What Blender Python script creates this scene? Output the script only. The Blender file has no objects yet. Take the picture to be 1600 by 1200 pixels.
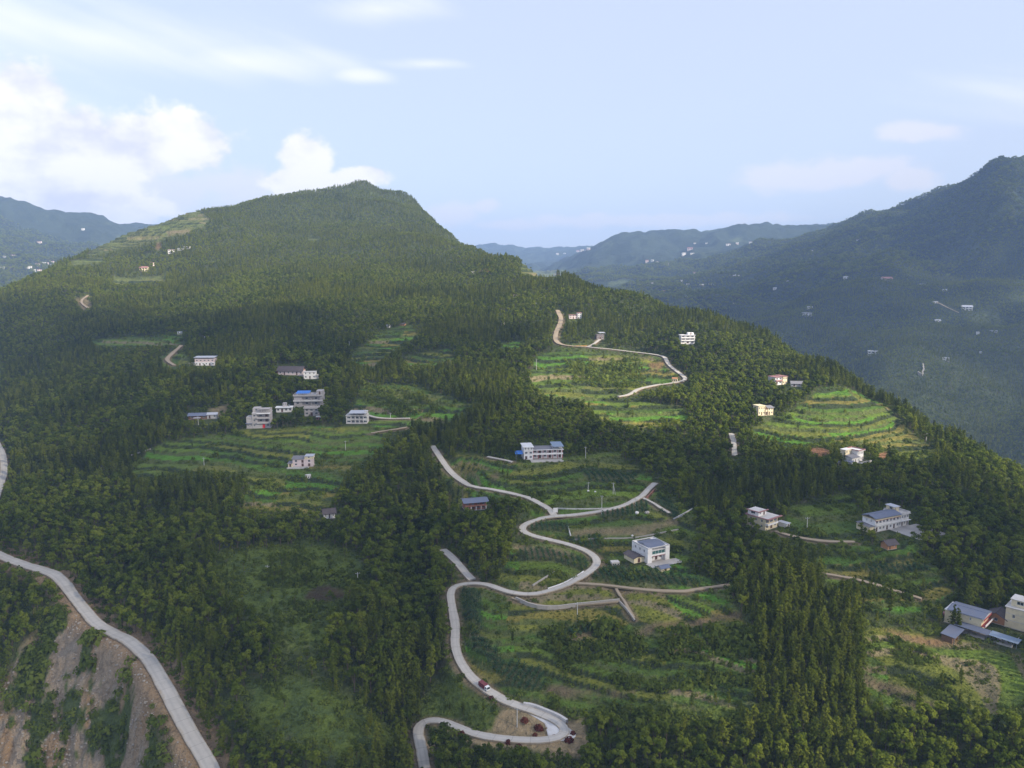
import bpy, bmesh, math, random
import numpy as np
from mathutils import Vector, Matrix

random.seed(7)
RNG = np.random.default_rng(7)
scene = bpy.context.scene
COL = scene.collection
R = math.radians

# ------------------------------------------------------------------ camera
ZC = 160.0                     # camera height above datum
FPX = 1232.0                   # focal length in pixels of a 1600 px wide picture
PITCH = R(8.3)
cam_d = bpy.data.cameras.new('camera')
cam = bpy.data.objects.new('camera', cam_d)
COL.objects.link(cam)
cam.location = (0, 0, ZC)
cam.rotation_euler = (R(90) - PITCH, 0, 0)
cam_d.sensor_width = 36.0
cam_d.lens = 36.0 * FPX / 1600.0
cam_d.clip_start = 1.0
cam_d.clip_end = 40000.0
scene.camera = cam

# ------------------------------------------------------------------ light
SUN_AZ, SUN_EL = R(122), R(31)          # clockwise from the view direction
SUN_DIR = Vector((math.sin(SUN_AZ) * math.cos(SUN_EL), math.cos(SUN_AZ) * math.cos(SUN_EL), math.sin(SUN_EL)))
sun_d = bpy.data.lights.new('sun', 'SUN')
sun_d.energy = 5.0
sun_d.angle = R(0.53)
sun_d.color = (1.0, 0.90, 0.74)
sun = bpy.data.objects.new('sun', sun_d)
COL.objects.link(sun)
sun.rotation_euler = SUN_DIR.to_track_quat('Z', 'Y').to_euler()
sun.location = SUN_DIR * 3000

world = bpy.data.worlds.new('World')
scene.world = world
world.use_nodes = True
wt = world.node_tree
wt.nodes.clear()


def N(tree, typ, **kw):
    n = tree.nodes.new(typ)
    for k, v in kw.items():
        if k.startswith('i_'):
            key = k[2:]
            key = int(key) if key.isdigit() else key
            n.inputs[key].default_value = v
        else:
            setattr(n, k, v)
    return n


def link(tree, a, ao, b, bi):
    tree.links.new(a.outputs[ao], b.inputs[bi])


def math_node(t, op, a, b=None, c=None, clamp=False):
    n = t.nodes.new('ShaderNodeMath')
    n.operation = op
    n.use_clamp = clamp
    for i, v in enumerate((a, b, c)):
        if v is None:
            continue
        if isinstance(v, (int, float)):
            n.inputs[i].default_value = v
        else:
            t.links.new(v, n.inputs[i])
    return n.outputs[0]


def build_sky():
    t = wt
    out = N(t, 'ShaderNodeOutputWorld')
    bg = N(t, 'ShaderNodeBackground')
    bg.inputs['Strength'].default_value = 0.110
    sky = N(t, 'ShaderNodeTexSky', sky_type='NISHITA')
    sky.sun_disc = False
    sky.sun_elevation = SUN_EL
    sky.sun_rotation = SUN_AZ
    sky.altitude = 500
    sky.air_density = 1.0
    sky.dust_density = 1.6
    sky.ozone_density = 1.0
    tc = N(t, 'ShaderNodeTexCoord')
    sep = N(t, 'ShaderNodeSeparateXYZ')
    t.links.new(tc.outputs['Generated'], sep.inputs[0])
    X, Y, Z = sep.outputs
    az = math_node(t, 'ARCTAN2', X, Y)
    el = math_node(t, 'ARCSINE', Z)
    # billow noise in direction space
    vec = N(t, 'ShaderNodeCombineXYZ')
    t.links.new(az, vec.inputs[0])
    t.links.new(math_node(t, 'MULTIPLY', el, 1.5), vec.inputs[1])
    nz = N(t, 'ShaderNodeTexNoise')
    t.links.new(vec.outputs[0], nz.inputs['Vector'])
    nz.inputs['Scale'].default_value = 11.0
    nz.inputs['Detail'].default_value = 9.0
    nz.inputs['Roughness'].default_value = 0.55
    nz2 = N(t, 'ShaderNodeTexNoise')
    t.links.new(vec.outputs[0], nz2.inputs['Vector'])
    nz2.inputs['Scale'].default_value = 32.0
    nz2.inputs['Detail'].default_value = 6.0
    nz2.inputs['Roughness'].default_value = 0.6
    bump = math_node(t, 'ADD', math_node(t, 'MULTIPLY', math_node(t, 'SUBTRACT', nz.outputs['Fac'], 0.5), 2.6),
                     math_node(t, 'MULTIPLY', math_node(t, 'SUBTRACT', nz2.outputs['Fac'], 0.5), 1.5))

    def px(u, v):
        dx, dy = (u - 800) / FPX, (600 - v) / FPX
        yy = math.cos(PITCH) + dy * math.sin(PITCH)
        zz = -math.sin(PITCH) + dy * math.cos(PITCH)
        return math.atan2(dx, yy), math.atan2(zz, math.hypot(dx, yy))

    def lobe(u, v, ru, rv):
        a0, e0 = px(u, v)
        da = math_node(t, 'MULTIPLY', math_node(t, 'SUBTRACT', az, a0), FPX / ru)
        de = math_node(t, 'MULTIPLY', math_node(t, 'SUBTRACT', el, e0), FPX / rv)
        d2 = math_node(t, 'ADD', math_node(t, 'MULTIPLY', da, da), math_node(t, 'MULTIPLY', de, de))
        return math_node(t, 'SUBTRACT', 1.0, math_node(t, 'SQRT', d2))

    def group(lobes, amp, lo, hi):
        acc = None
        for l in lobes:
            o = lobe(*l)
            acc = o if acc is None else math_node(t, 'MAXIMUM', acc, o)
        val = math_node(t, 'ADD', acc, math_node(t, 'MULTIPLY', bump, amp))
        mr = N(t, 'ShaderNodeMapRange', interpolation_type='SMOOTHSTEP')
        t.links.new(val, mr.inputs[0])
        mr.inputs[1].default_value = lo
        mr.inputs[2].default_value = hi
        return mr.outputs[0]

    # bright cumulus
    cum = group([(40, 150, 70, 60), (20, 250, 130, 75), (110, 215, 110, 55), (265, 222, 120, 52), (170, 240, 140, 45),
                 (-80, 230, 160, 120), (60, 300, 160, 60), (150, 325, 110, 40), (478, 248, 44, 46), (470, 285, 70, 24),
                 (570, 275, 50, 18), (-300, 260, 200, 90), (-650, 240, 260, 80), (2200, 200, 260, 60), (-1250, 200, 300, 90),
                 (2750, 220, 240, 80)],
                0.62, 0.05, 0.40)
    # small pale puffs
    puff = group([(1432, 208, 66, 18), (700, 333, 58, 26), (760, 322, 26, 16), (800, 352, 70, 12), (928, 343, 42, 17),
                  (1330, 268, 110, 30), (1240, 278, 120, 28), (1345, 262, 40, 26), (1415, 280, 46, 24), (360, 290, 110, 40), (280, 300, 120, 40),
                  (1020, 345, 300, 14), (1900, 300, 200, 40)],
                 0.62, 0.02, 0.62)
    # high veil
    vec2 = N(t, 'ShaderNodeCombineXYZ')
    t.links.new(math_node(t, 'ADD', math_node(t, 'MULTIPLY', az, 1.0), math_node(t, 'MULTIPLY', el, 1.2)), vec2.inputs[0])
    t.links.new(math_node(t, 'MULTIPLY', math_node(t, 'ADD', el, math_node(t, 'MULTIPLY', az, 0.25)), 4.5), vec2.inputs[1])
    nz3 = N(t, 'ShaderNodeTexNoise')
    t.links.new(vec2.outputs[0], nz3.inputs['Vector'])
    nz3.inputs['Scale'].default_value = 3.4
    nz3.inputs['Detail'].default_value = 7.0
    nz3.inputs['Roughness'].default_value = 0.5
    acc = None
    for l in [(150, 60, 330, 60), (380, 95, 200, 36), (670, 100, 85, 12), (590, 15, 120, 30), (0, 40, 300, 70), (560, 118, 60, 14), (-500, 40, 500, 80), (2300, 60, 500, 80), (800, -400, 900, 160)]:
        o = lobe(*l)
        acc = o if acc is None else math_node(t, 'MAXIMUM', acc, o)
    val = math_node(t, 'ADD', acc, math_node(t, 'MULTIPLY', math_node(t, 'SUBTRACT', nz3.outputs['Fac'], 0.5), 2.2))
    mr = N(t, 'ShaderNodeMapRange', interpolation_type='SMOOTHSTEP')
    t.links.new(val, mr.inputs[0])
    mr.inputs[1].default_value = -0.05
    mr.inputs[2].default_value = 1.1
    veil = mr.outputs[0]

    # tones: thin haze whitening over the clear sky, then the clouds
    milk = N(t, 'ShaderNodeMix', data_type='RGBA')
    milk.inputs[0].default_value = SKY_MILK
    t.links.new(sky.outputs[0], milk.inputs[6])
    milk.inputs[7].default_value = (*SKY_MILK_COL, 1)

    def mix(prev, fac, color, k):
        m = N(t, 'ShaderNodeMix', data_type='RGBA')
        t.links.new(math_node(t, 'MULTIPLY', fac, k), m.inputs[0])
        t.links.new(prev, m.inputs[6])
        m.inputs[7].default_value = (*color, 1)
        return m.outputs[2]
    c = mix(milk.outputs[2], veil, (6.1, 6.15, 6.4), 0.8)
    c = mix(c, puff, (5.6, 5.35, 5.6), 0.62)
    # body of the cumulus: lit tops, slightly grey-lilac in the folds
    fold = N(t, 'ShaderNodeMapRange', interpolation_type='SMOOTHSTEP')
    t.links.new(nz.outputs['Fac'], fold.inputs[0])
    fold.inputs[1].default_value = 0.34
    fold.inputs[2].default_value = 0.58
    cc = N(t, 'ShaderNodeMix', data_type='RGBA')
    t.links.new(fold.outputs[0], cc.inputs[0])
    cc.inputs[6].default_value = (4.7, 4.7, 5.35, 1)
    cc.inputs[7].default_value = (6.7, 6.45, 6.3, 1)
    m = N(t, 'ShaderNodeMix', data_type='RGBA')
    t.links.new(math_node(t, 'MULTIPLY', cum, 0.95), m.inputs[0])
    t.links.new(c, m.inputs[6])
    t.links.new(cc.outputs[2], m.inputs[7])
    t.links.new(m.outputs[2], bg.inputs['Color'])
    t.links.new(bg.outputs[0], out.inputs[0])


SKY_MILK = 0.72
SKY_MILK_COL = (4.45, 4.85, 6.0)
build_sky()
world.cycles.sampling_method = 'MANUAL'
world.cycles.sample_map_resolution = 1024

vs = scene.view_settings
vs.view_transform = 'Standard'
vs.look = 'None'
vs.gamma = 1.0
vs.exposure = 0.80
vs.use_curve_mapping = False
scene.cycles.max_bounces = 4
scene.cycles.diffuse_bounces = 3
scene.cycles.glossy_bounces = 1
scene.cycles.transmission_bounces = 2
scene.cycles.transparent_max_bounces = 32
scene.cycles.volume_bounces = 0
scene.cycles.use_denoising = True
scene.cycles.sample_clamp_indirect = 4.0


# ------------------------------------------------------------------ naming
def tag(o, label=None, cat=None, group=None, kind=None):
    if label:
        o['label'] = label
    if cat:
        o['category'] = cat
    if group:
        o['group'] = group
    if kind:
        o['kind'] = kind
    return o


def empty(name, loc, rz=0.0):
    o = bpy.data.objects.new(name, None)
    o.empty_display_size = 0.5
    COL.objects.link(o)
    o.location = loc
    o.rotation_euler = (0, 0, rz)
    return o


# ------------------------------------------------------------------ noise
def perlin(x, y, seed=0):
    xi = np.floor(x).astype(np.int64)
    yi = np.floor(y).astype(np.int64)
    xf, yf = x - xi, y - yi

    def grad(ix, iy, fx, fy):
        h = (ix * 374761393 + iy * 668265263 + seed * 1442695041) & 0xFFFFFFFF
        h = ((h ^ (h >> 13)) * 1274126177) & 0xFFFFFFFF
        a = (h & 0xFFFF) * (2 * math.pi / 65536.0)
        return np.cos(a) * fx + np.sin(a) * fy
    u = xf * xf * xf * (xf * (xf * 6 - 15) + 10)
    v = yf * yf * yf * (yf * (yf * 6 - 15) + 10)
    n00 = grad(xi, yi, xf, yf)
    n10 = grad(xi + 1, yi, xf - 1, yf)
    n01 = grad(xi, yi + 1, xf, yf - 1)
    n11 = grad(xi + 1, yi + 1, xf - 1, yf - 1)
    a = n00 + u * (n10 - n00)
    b = n01 + u * (n11 - n01)
    return (a + v * (b - a)) * 1.4


def fbm(x, y, scale, octaves=4, seed=0, gain=0.5):
    s = np.zeros_like(x)
    amp, f = 1.0, 1.0 / scale
    for o in range(octaves):
        s += amp * perlin(x * f, y * f, seed + o * 17)
        amp *= gain
        f *= 2.03
    return s


def hash01(i, seed=0):
    i = np.asarray(i).astype(np.int64)
    h = (i * 2654435761 + seed * 40503) & 0xFFFFFFFF
    h = ((h ^ (h >> 15)) * 2246822519) & 0xFFFFFFFF
    h = (h ^ (h >> 13)) & 0xFFFFFFFF
    return h / 4294967296.0


def sstep(a, b, x):
    t = np.clip((x - a) / (b - a), 0, 1)
    return t * t * (3 - 2 * t)


# ------------------------------------------------------------------ terrain
CP, SP = math.cos(PITCH), math.sin(PITCH)


def ray(u, v):
    dx, dy = (np.asarray(u, float) - 800) / FPX, (600 - np.asarray(v, float)) / FPX
    yy = CP + dy * SP
    zz = -SP + dy * CP
    return dx / yy, zz / yy          # x/Y, (z-ZC)/Y


def project(x, y, z):
    """pixel of a world point (used to decide which trees would hide a road)"""
    zz = z - ZC
    f = y * CP - zz * SP
    up = y * SP + zz * CP
    return 800 + FPX * x / f, 600 - FPX * up / f


HILL = [
    # u=0 edge and the slope under the concrete road
    (0, 1200, 222), (0, 1060, 248), (0, 960, 278), (0, 905, 297), (0, 868, 305), (0, 780, 385), (0, 700, 480), (0, 600, 650), (0, 520, 800), (0, 457, 950),
    (60, 1180, 224), (130, 1090, 231), (100, 970, 262), (170, 1200, 212), (200, 1000, 241), (85, 895, 291), (258, 1072, 215), (300, 1130, 201), (345, 1200, 188),
    (200, 900, 284), (200, 800, 352), (200, 700, 440), (200, 600, 590), (200, 550, 690), (200, 500, 830), (200, 450, 1000), (200, 400, 1180), (220, 352, 1350),
    (330, 1000, 236), (400, 1200, 189), (450, 1100, 206), (450, 1000, 235), (450, 900, 280), (450, 800, 340), (450, 720, 405), (450, 650, 470), (450, 600, 530), (450, 550, 610),
    (450, 500, 720), (450, 450, 900), (450, 400, 1150), (450, 350, 1400), (450, 308, 1640),
    (620, 1180, 190), (620, 1000, 236), (620, 900, 281), (620, 800, 335), (620, 700, 415), (600, 600, 540), (600, 550, 630), (600, 500, 740), (600, 450, 900), (600, 400, 1130), (600, 350, 1400), (600, 310, 1600),
    (800, 1200, 186), (800, 1120, 206), (800, 1000, 237), (800, 900, 275), (800, 800, 325), (800, 750, 357), (800, 700, 400), (800, 650, 452), (800, 600, 520), (800, 550, 610), (800, 500, 720), (800, 450, 880), (810, 408, 1050),
    (1000, 1200, 184), (1000, 1100, 205), (1000, 1000, 232), (1000, 930, 258), (1000, 860, 290), (1000, 800, 325), (1000, 750, 360), (1000, 700, 410), (1000, 650, 460), (1000, 600, 530), (1000, 550, 610), (1000, 500, 700), (1000, 466, 780),
    (1200, 1200, 178), (1200, 1100, 200), (1200, 1000, 226), (1200, 900, 262), (1200, 820, 306), (1200, 750, 355), (1200, 700, 400), (1200, 650, 450), (1200, 600, 520), (1200, 550, 605), (1200, 527, 640),
    (1400, 1200, 172), (1400, 1100, 195), (1400, 1000, 225), (1400, 900, 262), (1400, 820, 302), (1400, 760, 345), (1400, 700, 402), (1400, 660, 450), (1400, 637, 480),
    (1600, 1200, 165), (1600, 1100, 190), (1600, 1000, 225), (1600, 900, 270), (1600, 820, 320), (1600, 775, 362), (1600, 752, 388),
    # crest of the hill
    (50, 434, 1020), (100, 407, 1120), (150, 380, 1220), (300, 327, 1450), (400, 314, 1580), (470, 305, 1650), (530, 298, 1700), (540, 296, 1720), (556, 283, 1720), (574, 285, 1720), (590, 297, 1720), (600, 299, 1720),
    (640, 309, 1690), (660, 330, 1640), (690, 358, 1540), (715, 382, 1400), (745, 398, 1230), (880, 432, 905), (1100, 493, 700), (1300, 577, 555), (1500, 697, 428),
    (700, 430, 1000), (700, 480, 800),
    # outside the frame
    (-200, 1200, 250), (-200, 900, 320), (-200, 700, 560), (-200, 530, 900), (-450, 1100, 300), (-450, 800, 500), (-450, 600, 900),
    (1800, 1200, 160), (1800, 1000, 215), (1800, 900, 270), (2050, 1200, 150), (2050, 1050, 200),
    (200, 1500, 150), (800, 1500, 140), (1400, 1500, 135), (-200, 1500, 165),
]
_crest = [(0, 457, 950), (100, 407, 1120), (220, 352, 1350), (300, 327, 1450), (400, 310, 1580), (530, 296, 1700), (640, 307, 1690), (690, 358, 1540), (745, 398, 1230), (810, 408, 1050), (880, 432, 905),
          (1000, 466, 780), (1100, 493, 700), (1200, 527, 640), (1300, 577, 555), (1400, 637, 480), (1500, 697, 428), (1600, 752, 388), (1800, 880, 310), (2050, 1020, 240)]
for (u, v, Y) in _crest:
    HILL += [(u, v + 25, Y * 1.10), (u, v + 90, Y * 1.38), (u, v + 190, Y * 2.1), (u, v + 300, Y * 4), (u, v + 420, Y * 9)]

RIGHT = [(1290, 355, 3300), (1330, 343, 3200), (1370, 337, 3100), (1400, 331, 3000), (1415, 322, 2950), (1440, 303, 2850), (1460, 298, 2800), (1485, 291, 2750), (1505, 288, 2700), (1525, 271, 2600), (1550, 251, 2450), (1575, 248, 2400), (1600, 250, 2350), (1760, 240, 2100), (2000, 215, 1800), (2300, 210, 1500),
         (1500, 330, 2380), (1500, 400, 2000), (1530, 300, 2300), (1560, 320, 2060),
         (1600, 730, 930), (1600, 600, 1170), (1600, 500, 1420), (1600, 400, 1760), (1600, 320, 2090), (1600, 900, 780),
         (1400, 660, 1060), (1400, 560, 1250), (1400, 480, 1560), (1400, 400, 2050), (1400, 355, 2520), (1400, 800, 900),
         (1200, 540, 1500), (1200, 480, 1800), (1200, 440, 2300), (1200, 400, 2850), (1200, 378, 3300), (1200, 700, 1200),
         (1000, 490, 1900), (1000, 440, 2700), (1000, 412, 3600), (1000, 620, 1500), (800, 480, 2400), (800, 430, 4000), (800, 600, 1900), (600, 520, 2500), (600, 430, 4500),
         (1800, 700, 800), (1800, 500, 1200), (1800, 350, 1600), (2050, 700, 700), (2050, 500, 1000), (2050, 330, 1400), (2300, 600, 700), (2300, 400, 1000)]
for (u, v, Y) in [(1290, 352, 3300), (1400, 324, 3000), (1480, 287, 2750), (1550, 247, 2450), (1600, 245, 2350), (1760, 232, 2100), (2000, 205, 1800), (2300, 200, 1500)]:
    RIGHT += [(u, v + 20, Y * 1.12), (u, v + 80, Y * 1.5), (u, v + 150, Y * 3)]

FAR = [(915, 392, 4400), (940, 377, 4350), (975, 365, 4300), (1000, 368, 4400), (1030, 365, 4400), (1110, 366, 4500), (1130, 354, 4300), (1170, 350, 4300), (1220, 353, 4400), (1285, 352, 4500), (1400, 352, 4600), (1600, 345, 4800), (2000, 340, 5000),
       (1000, 400, 3700), (1000, 430, 3000), (1150, 400, 3500), (1150, 378, 3850), (1150, 440, 2700), (1300, 390, 3500), (930, 420, 3600), (870, 425, 4100), (800, 440, 4300), (600, 450, 4500), (1450, 420, 3200), (1700, 430, 3200)]
for (u, v, Y) in [(940, 377, 4350), (1030, 365, 4400), (1150, 352, 4300), (1285, 352, 4500), (1600, 345, 4800)]:
    FAR += [(u, v + 20, Y * 1.15), (u, v + 60, Y * 1.6), (u, v + 80, Y * 2.2)]

BACK = [(600, 380, 7600), (700, 383, 7600), (740, 385, 7500), (770, 382, 7500), (800, 386, 7500), (850, 388, 7500), (890, 390, 7500), (930, 386, 6800), (1000, 384, 7000), (1200, 380, 7500), (1600, 370, 8000), (400, 378, 7800), (0, 372, 8000), (-400, 370, 8000), (2000, 365, 8000),
        (800, 412, 6000), (880, 410, 5600), (740, 410, 6000), (940, 405, 5600), (600, 420, 5600), (300, 420, 5600), (1300, 420, 5600)]
for u in (-400, 0, 400, 800, 1200, 1600, 2000):
    BACK += [(u, 395, 8800), (u, 402, 10500)]

LEFT = [(-400, 285, 3100), (-200, 295, 3300), (0, 312, 3600), (60, 323, 3700), (100, 329, 3800), (150, 338, 3900), (170, 349, 3950), (225, 352, 4200), (350, 353, 4500), (500, 368, 4800),
        (0, 342, 3300), (0, 372, 2900), (0, 402, 2500), (0, 432, 2100), (0, 475, 1750), (0, 560, 1500), (100, 380, 3200), (100, 412, 2650), (100, 450, 2200), (250, 390, 3500), (250, 440, 2600), (-300, 450, 1700), (-300, 380, 2400), (-300, 600, 1250), (450, 420, 3800), (700, 460, 3800), (450, 480, 3000), (-600, 420, 1700)]
for (u, v, Y) in [(-400, 285, 3100), (0, 312, 3600), (150, 338, 3900), (350, 353, 4500)]:
    LEFT += [(u, v + 20, Y * 1.15), (u, v + 80, Y * 1.6), (u, v + 100, Y * 2.4)]


def rbf(points, a, L, lscale=0.62, c=0.02, smooth=2e-4):
    P = np.array(points, float)
    pa, ps = ray(P[:, 0], P[:, 1])
    pl = np.log(P[:, 2]) * lscale
    n = len(P)
    D = np.sqrt((pa[:, None] - pa[None]) ** 2 + (pl[:, None] - pl[None]) ** 2 + c * c)
    A = np.zeros((n + 1, n + 1))
    A[:n, :n] = D + np.eye(n) * (-smooth)
    A[:n, n] = 1
    A[n, :n] = 1
    w = np.linalg.solve(A, np.concatenate([ps, [0]]))
    out = np.full(a.shape, w[n], np.float64)
    Ls = L * lscale
    for i in range(n):
        out += w[i] * np.sqrt((a - pa[i]) ** 2 + (Ls - pl[i]) ** 2 + c * c)
    return out


A_AX = np.concatenate([np.linspace(-1.15, -0.73, 70, endpoint=False), np.linspace(-0.73, 0.73, 880, endpoint=False), np.linspace(0.73, 1.15, 71)])
L_AX = np.linspace(math.log(105), math.log(8400), 900)
NA, NL = len(A_AX), len(L_AX)
# coarse evaluation of the ridge surfaces, then refined bilinearly
ca = np.linspace(-1.15, 1.15, 300)
cl = np.linspace(L_AX[0], L_AX[-1], 300)
CA, CL = np.meshgrid(ca, cl, indexing='ij')


def refine(G):
    fi = np.interp(A_AX, ca, np.arange(len(ca)))
    fj = np.interp(L_AX, cl, np.arange(len(cl)))
    i0 = np.clip(fi.astype(int), 0, len(ca) - 2)
    j0 = np.clip(fj.astype(int), 0, len(cl) - 2)
    fi, fj = (fi - i0)[:, None], (fj - j0)[None]
    # cubic hermite weights smooth the joints of the coarse cells
    g = lambda i, j: G[np.ix_(np.clip(i, 0, len(ca) - 1), np.clip(j, 0, len(cl) - 1))]

    def cub(p0, p1, p2, p3, t):
        return p1 + 0.5 * t * (p2 - p0 + t * (2 * p0 - 5 * p1 + 4 * p2 - p3 + t * (3 * (p1 - p2) + p3 - p0)))
    rows = [cub(*[g(i0 + di, j0 + dj) for dj in (-1, 0, 1, 2)], fj) for di in (-1, 0, 1, 2)]
    return cub(*rows, fi)


LAYERS = [refine(rbf(p, CA, CL)) for p in (HILL, RIGHT, FAR, BACK, LEFT)]
AA, LL = np.meshgrid(A_AX, L_AX, indexing='ij')
YY = np.exp(LL)
XX = AA * YY
for k_, y_ in ((1, 720), (2, 2500), (3, 5000), (4, 1350)):      # a ridge does not reach closer than this
    LAYERS[k_] = LAYERS[k_] - 1.6 * np.clip(math.log(y_) - LL, 0, None)
STK = np.stack(LAYERS)
LAYER = np.argmax(STK, 0)
ZZ = STK.max(0) * YY
floor_z = -420.0 - 0.02 * YY
ZZ = np.maximum(ZZ, floor_z)
# relief: gentle on the hill, spurs and gullies on the mountains
near = sstep(500, 1500, YY)
far = sstep(700, 1600, YY)
ZZ += fbm(XX, YY, 60, 3, 3) * (0.5 + 2.2 * near) + fbm(XX, YY, 260, 3, 9) * (1.0 + 7 * near)
mt = (LAYER != 0) * far
rid = 1 - np.abs(fbm(XX + 0.35 * YY, YY, 520, 4, 21))
ZZ += mt * (rid - 0.80) * 52 + mt * fbm(XX, YY, 230, 4, 33) * 20
top = (LAYER == 0) * sstep(1100, 1500, YY)
ZZ += top * (fbm(XX, YY, 120, 3, 41) * 6)


def col_of(a):
    """fractional column index in the grid"""
    return np.interp(a, A_AX, np.arange(NA))


def hit(u, v, Z=None, miss=None):
    """world points where the sight lines of pixels meet the ground"""
    Z = ZZ if Z is None else Z
    u, v = np.atleast_1d(np.asarray(u, float)), np.atleast_1d(np.asarray(v, float))
    a, s = ray(u, v)
    fi = col_of(a)
    i0 = np.clip(fi.astype(int), 0, NA - 2)
    w = (fi - i0)[:, None]
    S = (Z[i0] * (1 - w) + Z[i0 + 1] * w) / np.exp(L_AX)[None]
    above = S >= s[:, None]
    j = np.argmax(above, 1)
    ok = above.any(1) & (j > 0)
    j = np.clip(j, 1, NL - 1)
    r = np.arange(len(u))
    s0, s1 = S[r, j - 1], S[r, j]
    t = np.clip((s - s0) / np.where(np.abs(s1 - s0) < 1e-9, 1, s1 - s0), 0, 1)
    Lh = L_AX[j - 1] + t * (L_AX[1] - L_AX[0])
    Y = np.exp(Lh)
    return np.stack([a * Y, Y, s * Y], 1), ok


def ground(x, y, Z=None):
    Z = ZZ if Z is None else Z
    x, y = np.atleast_1d(np.asarray(x, float)), np.atleast_1d(np.asarray(y, float))
    fi = np.clip(col_of(x / y), 0, NA - 1.001)
    fj = np.clip((np.log(y) - L_AX[0]) / (L_AX[1] - L_AX[0]), 0, NL - 1.001)
    i, j = fi.astype(int), fj.astype(int)
    a, b = fi - i, fj - j
    return (Z[i, j] * (1 - a) + Z[i + 1, j] * a) * (1 - b) + (Z[i, j + 1] * (1 - a) + Z[i + 1, j + 1] * a) * b


def inpoly(x, y, poly):
    poly = np.asarray(poly, float)
    res = np.zeros(x.shape, bool)
    x0, y0 = poly.min(0)
    x1, y1 = poly.max(0)
    m = (x >= x0) & (x <= x1) & (y >= y0) & (y <= y1)
    if not m.any():
        return res
    xs, ys = x[m], y[m]
    r = np.zeros(xs.shape, bool)
    n = len(poly)
    for k in range(n):
        ax, ay = poly[k]
        bx, by = poly[(k + 1) % n]
        if ay == by:
            continue
        c = ((ay > ys) != (by > ys)) & (xs < (bx - ax) * (ys - ay) / (by - ay) + ax)
        r ^= c
    res[m] = r
    return res


def seg_dist(x, y, pts):
    """distance of points to a polyline and the parameter (index + t) of the nearest point"""
    best = np.full(x.shape, 1e9)
    par = np.zeros(x.shape)
    for k in range(len(pts) - 1):
        ax, ay = pts[k][:2]
        bx, by = pts[k + 1][:2]
        dx, dy = bx - ax, by - ay
        l2 = dx * dx + dy * dy + 1e-9
        t = np.clip(((x - ax) * dx + (y - ay) * dy) / l2, 0, 1)
        d = np.hypot(x - ax - t * dx, y - ay - t * dy)
        m = d < best
        best[m] = d[m]
        par[m] = k + t[m]
    return best, par


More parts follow.
